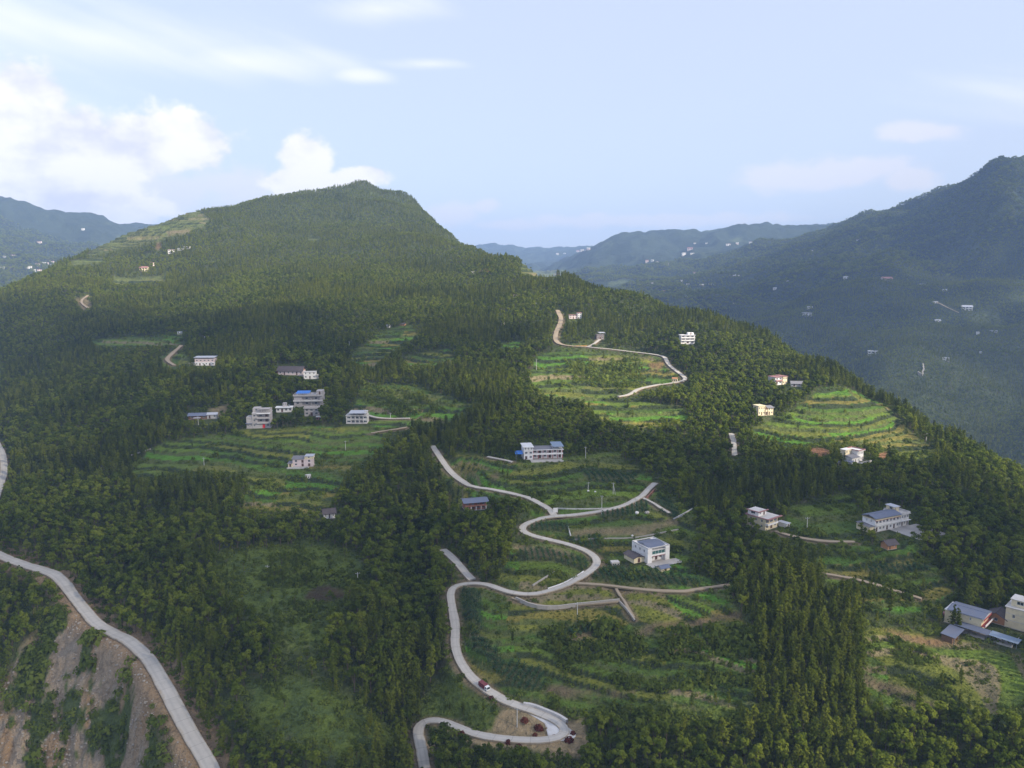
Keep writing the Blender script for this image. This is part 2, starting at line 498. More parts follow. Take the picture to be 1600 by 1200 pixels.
# ------------------------------------------------------------------ land use (read off the photograph, laid on the ground)
FIELDS = {
    'terrace': [
        [(205, 735), (230, 705), (262, 690), (330, 680), (400, 674), (520, 665), (600, 670), (600, 700), (545, 735), (530, 760), (510, 800), (420, 800), (375, 795), (392, 750), (380, 738), (300, 738), (215, 747)],
        [(540, 560), (590, 520), (640, 505), (655, 522), (610, 552), (580, 575)],
        [(620, 558), (700, 545), (715, 565), (640, 572)],
        [(545, 650), (570, 600), (640, 600), (740, 635), (700, 655), (590, 668)],
        [(825, 600), (838, 555), (870, 546), (1030, 556), (1062, 590), (1050, 600), (960, 610), (965, 622), (1060, 636), (1082, 655), (1005, 668), (940, 655), (910, 625), (850, 620)],
        [(1170, 672), (1240, 640), (1285, 606), (1345, 615), (1400, 650), (1465, 705), (1440, 728), (1370, 695), (1290, 690), (1230, 700)],
        [(820, 725), (900, 712), (962, 706), (1012, 742), (1025, 762), (1080, 800), (1092, 850), (1065, 880), (960, 880), (935, 850), (880, 842), (828, 832), (828, 800), (780, 765), (705, 760), (690, 740), (690, 722), (720, 706), (790, 715)],
        [(800, 850), (900, 852), (935, 880), (900, 900), (870, 920), (800, 925), (770, 905), (790, 880)],
        [(705, 930), (745, 910), (800, 932), (900, 910), (960, 890), (1050, 880), (1130, 915), (1180, 990), (1180, 1060), (1170, 1110), (1000, 1112), (910, 1125), (850, 1100), (770, 1070), (730, 1030), (715, 985)],
        [(690, 772), (700, 762), (790, 770), (760, 782), (735, 778), (700, 800)],
        [(1340, 970), (1400, 980), (1450, 990), (1520, 1005), (1600, 1022), (1650, 1050), (1650, 1125), (1490, 1112), (1390, 1105), (1345, 1065), (1350, 1020)],
        [(1265, 885), (1335, 850), (1400, 850), (1460, 880), (1490, 930), (1440, 960), (1365, 955), (1290, 905)],
        [(1215, 830), (1240, 790), (1330, 770), (1345, 800), (1340, 845), (1250, 850)],
        [(185, 365), (250, 346), (330, 340), (320, 352), (250, 375), (190, 388), (135, 402)],
        [(812, 430), (835, 422), (885, 428), (868, 433)],
        [(250, 556), (282, 548), (302, 572), (255, 576)],
        [(140, 532), (200, 525), (285, 520), (280, 540), (150, 542)],
        [(480, 372), (500, 372), (500, 376), (480, 376)],
        [(780, 538), (812, 532), (812, 545), (782, 546)],
        [(110, 408), (160, 402), (160, 410), (112, 416)],
        [(175, 432), (260, 428), (258, 440), (180, 445)],
    ],
    'belt': [
        [(840, 985), (900, 970), (960, 975), (1010, 985), (1010, 1022), (960, 1032), (870, 1035)],
        [(1030, 985), (1180, 985), (1190, 1025), (1050, 1030)],
        [(1080, 1052), (1200, 1045), (1200, 1078), (1100, 1074)],
        [(950, 1046), (1080, 1068), (1070, 1086), (970, 1072)],
        [(890, 1116), (960, 1108), (1190, 1122), (1190, 1145), (910, 1152)],
        [(880, 562), (940, 570), (1000, 558), (1005, 604), (900, 600)],
        [(1390, 1000), (1440, 1015), (1470, 1030), (1440, 1045), (1395, 1025)],
        [(1420, 1060), (1480, 1065), (1490, 1095), (1430, 1085)],
        [(1300, 905), (1360, 900), (1440, 915), (1430, 940), (1330, 930)],
        [(560, 600), (640, 605), (700, 640), (640, 650), (570, 630)],
        [(400, 890), (470, 885), (520, 900), (500, 920), (420, 915)],
        [(520, 900), (590, 880), (600, 930), (545, 945)],
    ],
    'meadow': [
        [(330, 865), (480, 845), (560, 865), (590, 905), (540, 950), (400, 960), (350, 920)],
        [(375, 1060), (470, 1060), (560, 1090), (620, 1120), (560, 1180), (420, 1150)],
        [(655, 1090), (670, 1050), (700, 1030), (750, 1085), (790, 1110), (770, 1135), (715, 1125), (670, 1115)],
        [(900, 1115), (1000, 1105), (1170, 1100), (1200, 1130), (1000, 1150), (925, 1140)],
        [(420, 960), (520, 960), (500, 1010), (430, 1020)],
    ],
}
SOIL = [
    ('brown', [(850, 1082), (890, 1073), (940, 1077), (1000, 1074), (995, 1086), (920, 1082), (855, 1090)]),
    ('brown', [(1346, 1060), (1352, 1044), (1380, 1058), (1420, 1072), (1440, 1088), (1380, 1074)]),
    ('brown', [(1395, 1095), (1462, 1096), (1458, 1106), (1405, 1104)]),
    ('ochre', [(1372, 978), (1420, 992), (1500, 995), (1500, 1005), (1440, 1009), (1395, 997)]),
    ('tan', [(890, 828), (1000, 820), (1060, 808), (1066, 818), (1010, 834), (890, 838)]),
    ('tan', [(800, 852), (880, 858), (912, 868), (850, 870), (806, 862)]),
    ('brown', [(990, 983), (1060, 968), (1160, 955), (1165, 962), (1090, 975), (1000, 992)]),
    ('brown', [(888, 985), (920, 982), (926, 994), (892, 998)]),
    ('ochre', [(1016, 566), (1040, 562), (1038, 576), (1018, 578)]),
    ('brown', [(940, 900), (966, 918), (994, 968), (986, 970), (958, 925)]),
    ('sand', [(700, 1118), (725, 1128), (770, 1130), (790, 1106), (810, 1104), (870, 1106), (905, 1130), (918, 1170), (890, 1180), (800, 1172), (730, 1150)]),
    ('sand', [(640, 1128), (662, 1112), (690, 1114), (740, 1138), (690, 1124), (655, 1134)]),
    ('red', [(1265, 700), (1290, 698), (1292, 712), (1270, 714)]),
    ('red', [(1370, 708), (1386, 706), (1384, 715), (1372, 716)]),
    ('redgrass', [(345, 460), (390, 458), (400, 482), (350, 488)]),
    ('tan', [(325, 640), (360, 628), (352, 645), (338, 648)]),
    ('tan', [(118, 468), (132, 462), (145, 478), (130, 486)]),
    ('tan', [(262, 362), (300, 358), (292, 364), (262, 368)]),
    ('ochre', [(244, 380), (252, 378), (250, 390), (244, 390)]),
    ('brown', [(765, 738), (778, 737), (776, 747), (766, 747)]),
    ('dark', [(470, 935), (495, 915), (580, 915), (575, 930), (500, 940)]),
]
SLIDE = [[(90, 918), (112, 935), (150, 968), (200, 1000), (235, 1035), (262, 1085), (290, 1140), (320, 1200), (330, 1230), (-40, 1230), (-40, 1120), (0, 1080), (30, 1020), (70, 975)]]
PAVED = [[(800, 1100), (826, 1100), (885, 1130), (905, 1150), (880, 1160), (855, 1155), (858, 1135), (838, 1122)]]

ROADS = [
    ('concrete', 4.4, [(-60, 838), (-20, 856), (10, 872), (45, 886), (82, 893), (100, 908), (112, 928), (130, 950), (158, 982), (185, 992), (205, 1000), (235, 1030), (262, 1075), (290, 1128), (318, 1178), (350, 1240)]),
    ('concrete', 3.2, [(-12, 684), (1, 698), (6, 716), (7, 738), (2, 754), (-10, 790)]),
    ('concrete', 3.0, [(668, 1230), (662, 1190), (656, 1155), (650, 1140), (658, 1127), (680, 1122), (700, 1127), (735, 1145), (770, 1152), (810, 1156), (850, 1158), (878, 1155), (888, 1145), (880, 1130), (858, 1119), (830, 1110), (798, 1102), (770, 1084), (740, 1063), (718, 1038), (709, 1010), (712, 982), (705, 945), (702, 926), (712, 912), (738, 906), (765, 912), (790, 926), (830, 931), (870, 922), (910, 902), (934, 886), (936, 872), (912, 856), (870, 845), (826, 837), (812, 826), (828, 814), (862, 807), (900, 805), (940, 800), (980, 789), (1003, 777), (1014, 764), (1024, 755)]),
    ('concrete', 3.0, [(866, 806), (858, 794), (846, 787), (828, 779), (800, 770), (772, 764), (735, 760), (712, 752), (702, 735), (690, 715), (676, 697)]),
    ('concrete', 3.2, [(738, 906), (722, 884), (706, 869), (692, 859)]),
    ('dirt', 4.2, [(871, 485), (878, 497), (876, 506), (869, 520), (868, 534), (880, 541), (915, 542)]),
    ('concrete', 3.0, [(915, 542), (950, 545), (984, 550), (1022, 554), (1040, 556), (1043, 570), (1060, 582), (1075, 594), (1056, 598), (1024, 603), (1000, 606), (984, 618), (966, 620)]),
    ('concrete', 2.6, [(918, 542), (928, 536), (937, 531)]),
    ('dirt', 1.7, [(896, 911), (925, 912), (960, 916), (1000, 921), (1050, 926), (1080, 924), (1108, 918), (1140, 914)]),
    ('concrete', 3.0, [(1143, 678), (1147, 692), (1148, 712)]),
    ('dirt', 2.0, [(1212, 830), (1232, 838), (1262, 844), (1295, 847), (1335, 847)]),
    ('dirt', 1.6, [(1290, 897), (1340, 906), (1378, 916), (1410, 928), (1440, 936)]),
    ('dirt', 3.0, [(137, 462), (128, 468), (126, 474), (138, 482)]),
    ('dirt', 3.0, [(283, 540), (270, 552), (258, 563), (272, 571)]),
    ('concrete', 2.6, [(575, 649), (590, 654), (606, 656), (640, 654)]),
    ('dirt', 2.2, [(580, 677), (620, 671), (636, 668)]),
    ('concrete', 2.0, [(762, 714), (782, 718), (800, 722)]),
    ('dirt', 1.1, [(962, 917), (975, 940), (990, 966)]),
    ('dirt', 3.5, [(1462, 471), (1478, 480), (1498, 489)]),
    ('concrete', 1.6, [(1003, 778), (1020, 785), (1046, 802)]),
    ('dirt', 1.0, [(800, 935), (830, 946), (862, 950), (900, 946), (940, 943), (968, 940)]),
]


# rows of maize and vegetables
CROPS = [
    [(806, 862), (850, 858), (915, 874), (928, 890), (905, 892), (870, 878), (820, 876)],
    [(932, 892), (960, 888), (1040, 896), (1110, 912), (1085, 917), (1000, 914), (925, 905)],
    [(938, 800), (975, 794), (1008, 782), (1016, 798), (985, 808), (936, 812)],
    [(826, 817), (885, 818), (890, 832), (830, 830)],
    [(893, 842), (945, 840), (946, 856), (905, 858)],
    [(765, 1048), (800, 1035), (850, 1048), (852, 1076), (838, 1084), (800, 1075)],
    [(722, 922), (752, 926), (752, 985), (724, 968)],
    [(1030, 772), (1062, 798), (1052, 814), (1018, 790)],
    [(735, 985), (760, 1005), (790, 1040), (770, 1046), (740, 1020)],
    [(905, 735), (1000, 742), (985, 758), (920, 752)],
    [(1350, 888), (1450, 884), (1460, 893), (1360, 898)],
    [(880, 990), (900, 975), (930, 980), (900, 1000)],
]


def chaikin(p, n=2):
    p = np.asarray(p, float)
    for _ in range(n):
        q = [p[0]]
        for a, b in zip(p[:-1], p[1:]):
            q += [a * 0.75 + b * 0.25, a * 0.25 + b * 0.75]
        q.append(p[-1])
        p = np.array(q)
    return p


def world_poly(pts):
    p = np.array(pts, float)
    q, ok = hit(p[:, 0], p[:, 1])
    return q[ok][:, :2]


FW = {k: [world_poly(p) for p in v] for k, v in FIELDS.items()}
SW = [(k, world_poly(p)) for k, p in SOIL]
SLW = [world_poly(p) for p in SLIDE]
PVW = [world_poly(p) for p in PAVED]


def blur(M, r, n=2):
    M = M.astype(np.float64)
    for _ in range(n):
        for ax in (0, 1):
            c = np.cumsum(np.pad(M, [(r + 1, r) if k == ax else (0, 0) for k in (0, 1)], mode='edge'), axis=ax)
            if ax == 0:
                M = (c[2 * r + 1:] - c[:-2 * r - 1]) / (2 * r + 1)
            else:
                M = (c[:, 2 * r + 1:] - c[:, :-2 * r - 1]) / (2 * r + 1)
    return M


WX = XX + fbm(XX, YY, 14, 2, 5) * 2.2      # wobbled coordinates, so borders are never ruler-straight
WY = YY + fbm(XX, YY, 14, 2, 6) * 2.2
near_m = YY < 2400
TER = np.zeros(XX.shape, bool)
for p in FW['terrace']:
    TER |= inpoly(WX, WY, p)
MEA = np.zeros(XX.shape, bool)
for p in FW['meadow']:
    MEA |= inpoly(WX, WY, p)
BELT = np.zeros(XX.shape, bool)
for p in FW['belt']:
    BELT |= inpoly(WX, WY, p)
SLD = np.zeros(XX.shape, bool)
for p in SLW:
    SLD |= inpoly(WX, WY, p)
TERW = blur(TER, 3)
# ravine between the two spurs
rav = hit([650, 645, 655, 650, 640, 660, 700], [1160, 1090, 1000, 920, 850, 790, 740])[0]
rd, _ = seg_dist(XX, YY, rav)
ZZ -= 9.0 * np.exp(-(rd / 13.0) ** 2) * (YY < 500)
# contour terraces: flat treads and short risers
STEP = np.where(YY < 330, 1.2, np.where(YY < 450, 1.5, np.where(YY < 800, 2.3, 5.0)))
Zw = ZZ + fbm(XX, YY, 45, 2, 77) * 1.2
K = np.floor(Zw / STEP)
FR = Zw / STEP - K
ZT = STEP * (K + 0.12 * FR + 0.88 * sstep(0.70, 0.98, FR)) - (Zw - ZZ)
ZZ = ZZ * (1 - TERW) + ZT * TERW
# slide: gullied
ZZ += blur(SLD, 2) * (np.abs(fbm(XX * 1.0 + YY * 0.35, YY * 0.25, 9, 3, 51)) * -3.6 + fbm(XX, YY, 3.0, 2, 52) * 0.5)

# ------------------------------------------------------------------ roads cut into the slope
ROADW = []
ROAD_D = np.full(XX.shape, 1e9)
DIRT_D = np.full(XX.shape, 1e9)
for kind, width, pts in ROADS:
    p = chaikin(pts, 2)
    q, ok = hit(p[:, 0], p[:, 1])
    q = q[ok]
    # resample evenly
    d = np.concatenate([[0], np.cumsum(np.hypot(*(q[1:, :2] - q[:-1, :2]).T))])
    n = max(4, int(d[-1] / 1.5))
    t = np.linspace(0, d[-1], n)
    q = np.stack([np.interp(t, d, q[:, k]) for k in range(3)], 1)

    def smooth(a, n):
        for _ in range(n):
            a = np.concatenate([a[:1], (a[:-2] + 2 * a[1:-1] + a[2:]) / 4, a[-1:]])
        return a
    q[:, 2] = smooth(q[:, 2], 60)
    q[:, 0] = smooth(q[:, 0], 4)
    q[:, 1] = smooth(q[:, 1], 4)
    ROADW.append((kind, width, q))
    lo, hi = q[:, :2].min(0) - 16, q[:, :2].max(0) + 16
    m = (XX > lo[0]) & (XX < hi[0]) & (YY > lo[1]) & (YY < hi[1])
    xs, ys = XX[m], YY[m]
    dd, par = seg_dist(xs, ys, q)
    zr = np.interp(par, np.arange(len(q)), q[:, 2])
    sh = 1.0 + 0.002 * ys
    w = 1 - sstep(width / 2 + sh, width / 2 + sh + (7 if width > 4 else 4), dd)
    ZZ[m] = ZZ[m] * (1 - w) + (zr - 0.22 - 0.0006 * ys) * w
    cur = DIRT_D if kind == 'dirt' else ROAD_D
    cur[m] = np.minimum(cur[m], dd - width / 2)

# ------------------------------------------------------------------ house sites, levelled into the slope
SITES = {}


def site(key, u, v, rz, wpx, dpx, yard=2.5, pad=True):
    """front-centre of a house seen at a pixel; sizes are read off the photograph and turned into metres"""
    p = hit(u, v)[0][0]
    mpp = (p[1] * CP - p[2] * SP) / FPX
    w, d = wpx * mpp, dpx * mpp
    SITES[key] = dict(p=p, rz=R(rz), w=w, d=d, m=mpp, u=u, v=v, wpx=wpx, dpx=dpx)
    if pad:
        c, s = math.cos(R(rz)), math.sin(R(rz))
        r = max(w, d) * 1.3 + 25
        m = (np.abs(XX - p[0]) < r) & (np.abs(YY - p[1]) < r)
        xs, ys = XX[m] - p[0], YY[m] - p[1]
        lx, ly = xs * c + ys * s, -xs * s + ys * c
        ex = np.maximum(np.abs(lx) - w / 2 - 1.5, 0)
        ey = np.maximum(np.maximum(-ly - yard, ly - d - 1.5), 0)
        dd = np.hypot(ex, ey)
        soft = 1 - sstep(0.0, 5.0 + d * 0.15, dd)
        ZZ[m] = ZZ[m] * (1 - soft) + (p[2] - 0.1) * soft
    return SITES[key]


site('long_white', 849, 717, 7, 62, 28, yard=6)
site('modern_white', 1029, 877, 27, 42, 42, yard=4)
site('brick', 744, 797, 16, 34, 22)
site('villa', 1205, 826, 38, 32, 34)
site('school', 1394, 826, 26, 78, 30, yard=14)
site('cream_blue', 1538, 982, 44, 38, 52, yard=10)
site('cream_edge', 1626, 985, 44, 46, 44, yard=6)
site('lit_ell', 1338, 722, 34, 36, 20, yard=4)
site('lit_twin', 1197, 649, 20, 26, 16)
site('lit_cube', 1221, 601, 24, 22, 18)
site('lit_three', 1075, 537, 3, 22, 14)
site('pink_pair', 899, 498, 6, 19, 9)
site('grey_hut', 938, 530, 12, 12, 9)
site('grey_three', 557, 662, 1, 32, 22)
site('blue_cap', 482, 634, 5, 44, 22)
site('blue_cap_low', 487, 650, 6, 22, 9)
site('tall_grey', 404, 669, 8, 36, 24)
site('white_terrace', 444, 644, 10, 24, 12)
site('pink_grey', 470, 729, 4, 38, 16, yard=4)
site('old_white', 515, 810, 20, 17, 10)
site('dark_long', 454, 586, -6, 40, 12)
site('white_block', 486, 592, 8, 22, 11)
site('white_long', 320, 571, 3, 30, 14)
site('low_grey', 317, 655, 10, 42, 12)
site('tin_shed', 1245, 604, -10, 16, 9)
site('tile_shed', 1574, 974, 44, 26, 26)
site('farm_shed', 1394, 858, 20, 18, 14)

# ------------------------------------------------------------------ colour of the ground (albedo only)
def lerp(a, b, t):
    return a * (1 - t[..., None]) + np.asarray(b) * t[..., None]


C = np.zeros(XX.shape + (3,))
n1 = fbm(XX, YY, 9, 3, 61)
n2 = fbm(XX, YY, 70, 3, 62)
n3 = fbm(XX, YY, 2.6, 2, 63)
C[:] = (0.064, 0.080, 0.024)
C = lerp(C, (0.070, 0.092, 0.030), sstep(-0.1, 0.5, n1))
C = lerp(C, (0.090, 0.080, 0.045), sstep(0.35, 0.8, n1 + 0.4 * n3) * 0.7)
# far slopes: forest with a few open plots
FARF = sstep(900, 1700, YY) * (LAYER != 0)
fcol = np.zeros_like(C)
fcol[:] = (0.038, 0.052, 0.030)
plots = sstep(0.32, 0.5, fbm(XX, YY * 0.8, 260, 3, 71)) * sstep(0.05, 0.3, fbm(XX, YY, 70, 2, 72))
fcol = lerp(fcol, (0.10, 0.125, 0.055), plots * 0.6)
fcol = lerp(fcol, (0.028, 0.040, 0.024), sstep(0.0, 0.6, fbm(XX, YY, 45, 3, 73)))
C = C * (1 - FARF[..., None]) + fcol * FARF[..., None]
# terraces: every tread its own crop, risers of dry grass and stone
cell = np.floor((XX + 0.3 * fbm(XX, YY, 60, 2, 81) * 60) / 55.0) + 31 * np.floor((YY + fbm(XX, YY, 60, 2, 82) * 18) / 120.0)
pick = hash01(K * 131 + cell * 7 + 5)
PAL = np.array([(0.070, 0.150, 0.038), (0.085, 0.120, 0.042), (0.110, 0.118, 0.052), (0.060, 0.105, 0.036), (0.078, 0.165, 0.040),
                (0.125, 0.128, 0.056), (0.065, 0.098, 0.046), (0.095, 0.135, 0.045), (0.055, 0.088, 0.034), (0.075, 0.112, 0.040), (0.155, 0.130, 0.075)])
idx = np.clip((pick * len(PAL)).astype(int), 0, len(PAL) - 1)
tc_ = PAL[idx] * np.array((1.36, 1.40, 0.55))
tc_ = lerp(tc_, (0.105, 0.128, 0.036), sstep(0.0, 0.55, n1) * 0.35)
tc_ = lerp(tc_, (0.115, 0.105, 0.055), sstep(0.3, 0.7, n2) * 0.25)
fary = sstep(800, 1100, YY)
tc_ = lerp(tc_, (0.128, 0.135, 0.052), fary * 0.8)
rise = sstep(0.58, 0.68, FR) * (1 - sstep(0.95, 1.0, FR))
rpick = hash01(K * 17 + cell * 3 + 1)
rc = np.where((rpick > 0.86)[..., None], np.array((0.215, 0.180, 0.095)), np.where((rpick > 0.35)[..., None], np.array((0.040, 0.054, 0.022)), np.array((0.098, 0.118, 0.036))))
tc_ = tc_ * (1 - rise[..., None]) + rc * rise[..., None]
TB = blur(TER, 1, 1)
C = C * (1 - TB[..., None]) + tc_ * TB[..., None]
for p in CROPS:
    b = blur(inpoly(WX, WY, world_poly(p)), 1, 1)
    C = lerp(C, (0.135, 0.142, 0.060), b * 0.85)
mc = np.zeros_like(C)
mc[:] = (0.104, 0.138, 0.024)
mc = lerp(mc, (0.075, 0.105, 0.028), sstep(-0.2, 0.4, n1))
mc = lerp(mc, (0.125, 0.135, 0.045), sstep(0.2, 0.7, n2 + 0.5 * n3) * 0.7)
MB_ = blur(MEA, 2, 1)
C = C * (1 - MB_[..., None]) + mc * MB_[..., None]
SOILC = {'brown': (0.168, 0.122, 0.070), 'ochre': (0.215, 0.130, 0.062), 'tan': (0.232, 0.180, 0.100), 'sand': (0.36, 0.265, 0.155), 'red': (0.26, 0.125, 0.070), 'redgrass': (0.125, 0.095, 0.052), 'dark': (0.060, 0.035, 0.024)}
SOILM = np.zeros(XX.shape)
for k, p in SW:
    m = inpoly(WX, WY, p)
    if k != 'redgrass':
        SOILM = np.maximum(SOILM, m)
    b = blur(m, 1, 1) * (0.80 + 0.2 * np.clip(n3, -1, 1))
    C = C * (1 - b[..., None]) + np.asarray(SOILC[k]) * b[..., None]
# the slide: rubble, clay streaks and returning green
sl = np.zeros_like(C)
sl[:] = (0.300, 0.232, 0.158)
str_ = fbm(XX + YY * 0.45, YY * 0.5, 9, 4, 91)
sl = lerp(sl, (0.310, 0.205, 0.112), sstep(-0.1, 0.5, str_))
sl = lerp(sl, (0.300, 0.245, 0.180), sstep(0.2, 0.6, fbm(XX, YY, 6, 3, 92)))
GREEN = sstep(-0.06, 0.16, fbm(XX * 1.0 + YY * 0.4, YY * 0.6, 13, 4, 93) + 0.25 * n3)
sl = lerp(sl, (0.085, 0.110, 0.034), GREEN)
SB = blur(SLD, 2, 1)
C = C * (1 - SB[..., None]) + sl * SB[..., None]
# cut banks and verges along the roads
near_r = np.minimum(ROAD_D, DIRT_D)
bank = (1 - sstep(0.6, 2.4 + 0.9 * n1, near_r)) * 0.8
C = lerp(C, (0.215, 0.160, 0.100), bank * (YY < 1300) * (SOILM < 0.5))
q0 = ROADW[0][2]
d0, _ = seg_dist(XX, YY, q0[::4])
C = lerp(C, (0.275, 0.190, 0.110), (1 - sstep(4.5, 8.5 + 2.5 * n1, d0)) * (d0 > 1) * 0.9)
C *= (1 + 0.13 * np.clip(n3, -1, 1))[..., None]
C = np.clip(C, 0.008, 0.6)

# ------------------------------------------------------------------ materials
MATS = {}


def mat(name, color, rough=0.9, var=0.12, scale=1.5, bump=0.0, spec=0.3, metallic=0.0, coords='Object', dirt=None, dirt_scale=0.5):
    """plain surface with procedural grain"""
    if name in MATS:
        return MATS[name]
    m = bpy.data.materials.new(name)
    m.use_nodes = True
    t = m.node_tree
    b = t.nodes['Principled BSDF']
    b.inputs['Roughness'].default_value = rough
    b.inputs['Specular IOR Level'].default_value = spec
    b.inputs['Metallic'].default_value = metallic
    tc = N(t, 'ShaderNodeTexCoord')
    nz = N(t, 'ShaderNodeTexNoise')
    nz.inputs['Scale'].default_value = scale
    nz.inputs['Detail'].default_value = 5
    t.links.new(tc.outputs[coords], nz.inputs['Vector'])
    cr = N(t, 'ShaderNodeMix', data_type='RGBA')
    cr.inputs[6].default_value = (*[c * (1 - var) for c in color], 1)
    cr.inputs[7].default_value = (*[min(1, c * (1 + var)) for c in color], 1)
    t.links.new(nz.outputs['Fac'], cr.inputs[0])
    res = cr.outputs[2]
    if dirt:
        n2_ = N(t, 'ShaderNodeTexNoise')
        n2_.inputs['Scale'].default_value = dirt_scale
        n2_.inputs['Detail'].default_value = 6
        n2_.inputs['Roughness'].default_value = 0.65
        t.links.new(tc.outputs[coords], n2_.inputs['Vector'])
        mr = N(t, 'ShaderNodeMapRange')
        t.links.new(n2_.outputs['Fac'], mr.inputs[0])
        mr.inputs[1].default_value = 0.45
        mr.inputs[2].default_value = 0.75
        mr.inputs[4].default_value = 0.75
        mx = N(t, 'ShaderNodeMix', data_type='RGBA')
        t.links.new(mr.outputs[0], mx.inputs[0])
        t.links.new(res, mx.inputs[6])
        mx.inputs[7].default_value = (*dirt, 1)
        res = mx.outputs[2]
    t.links.new(res, b.inputs['Base Color'])
    if bump:
        bp = N(t, 'ShaderNodeBump')
        bp.inputs['Strength'].default_value = bump
        bp.inputs['Distance'].default_value = 0.1
        t.links.new(nz.outputs['Fac'], bp.inputs['Height'])
        t.links.new(bp.outputs[0], b.inputs['Normal'])
    MATS[name] = m
    return m


def ground_material():
    m = bpy.data.materials.new('ground')
    m.use_nodes = True
    t = m.node_tree
    b = t.nodes['Principled BSDF']
    b.inputs['Roughness'].default_value = 1.0
    b.inputs['Specular IOR Level'].default_value = 0.1
    at = N(t, 'ShaderNodeAttribute', attribute_name='albedo')
    geo = N(t, 'ShaderNodeNewGeometry')
    nz = N(t, 'ShaderNodeTexNoise')
    nz.inputs['Scale'].default_value = 0.9
    nz.inputs['Detail'].default_value = 7
    nz.inputs['Roughness'].default_value = 0.7
    t.links.new(geo.outputs['Position'], nz.inputs['Vector'])
    nb = N(t, 'ShaderNodeTexNoise')
    nb.inputs['Scale'].default_value = 0.11
    nb.inputs['Detail'].default_value = 5
    nb.inputs['Roughness'].default_value = 0.65
    t.links.new(geo.outputs['Position'], nb.inputs['Vector'])
    k = math_node(t, 'ADD', math_node(t, 'MULTIPLY', nz.outputs['Fac'], 1.0), math_node(t, 'MULTIPLY', nb.outputs['Fac'], 0.9))
    k = math_node(t, 'ADD', k, 0.05)
    mul = N(t, 'ShaderNodeVectorMath', operation='SCALE')
    t.links.new(at.outputs['Color'], mul.inputs[0])
    t.links.new(k, mul.inputs['Scale'])
    t.links.new(mul.outputs[0], b.inputs['Base Color'])
    bp = N(t, 'ShaderNodeBump')
    bp.inputs['Strength'].default_value = 0.9
    bp.inputs['Distance'].default_value = 0.5
    t.links.new(nz.outputs['Fac'], bp.inputs['Height'])
    bp2 = N(t, 'ShaderNodeBump')
    bp2.inputs['Strength'].default_value = 1.0
    bp2.inputs['Distance'].default_value = 6.0
    t.links.new(nb.outputs['Fac'], bp2.inputs['Height'])
    t.links.new(bp.outputs[0], bp2.inputs['Normal'])
    t.links.new(bp2.outputs[0], b.inputs['Normal'])
    return m


GROUND = ground_material()


def grid_mesh(name, layer_ids):
    """one sheet of terrain made of the cells that belong to a ridge"""
    sel = np.isin(LAYER[:-1, :-1], layer_ids)
    ii, jj = np.nonzero(sel)
    if not len(ii):
        return None
    f = np.stack([ii * NL + jj, (ii + 1) * NL + jj, (ii + 1) * NL + jj + 1, ii * NL + jj + 1], 1)
    used, inv = np.unique(f.ravel(), return_inverse=True)
    f = inv.reshape(-1, 4).astype(np.int32)
    co = np.stack([XX.ravel()[used], YY.ravel()[used], ZZ.ravel()[used] + ZC], 1).astype(np.float32)
    me = bpy.data.meshes.new(name)
    me.vertices.add(len(co))
    me.vertices.foreach_set('co', co.ravel())
    me.loops.add(f.size)
    me.loops.foreach_set('vertex_index', f.ravel())
    me.polygons.add(len(f))
    me.polygons.foreach_set('loop_start', np.arange(0, f.size, 4, dtype=np.int32))
    me.update(calc_edges=True)
    me.polygons.foreach_set('use_smooth', np.ones(len(f), bool))
    ca_ = me.color_attributes.new('albedo', 'FLOAT_COLOR', 'POINT')
    rgba = np.ones((len(co), 4), np.float32)
    rgba[:, :3] = C.reshape(-1, 3)[used]
    ca_.data.foreach_set('color', rgba.ravel())
    me.materials.append(GROUND)
    o = bpy.data.objects.new(name, me)
    COL.objects.link(o)
    return tag(o, kind='structure')


grid_mesh('hillside', [0])
grid_mesh('mountain', [1])
grid_mesh('distant_ridge', [2])
grid_mesh('horizon_hills', [3])
grid_mesh('far_mountain', [4])

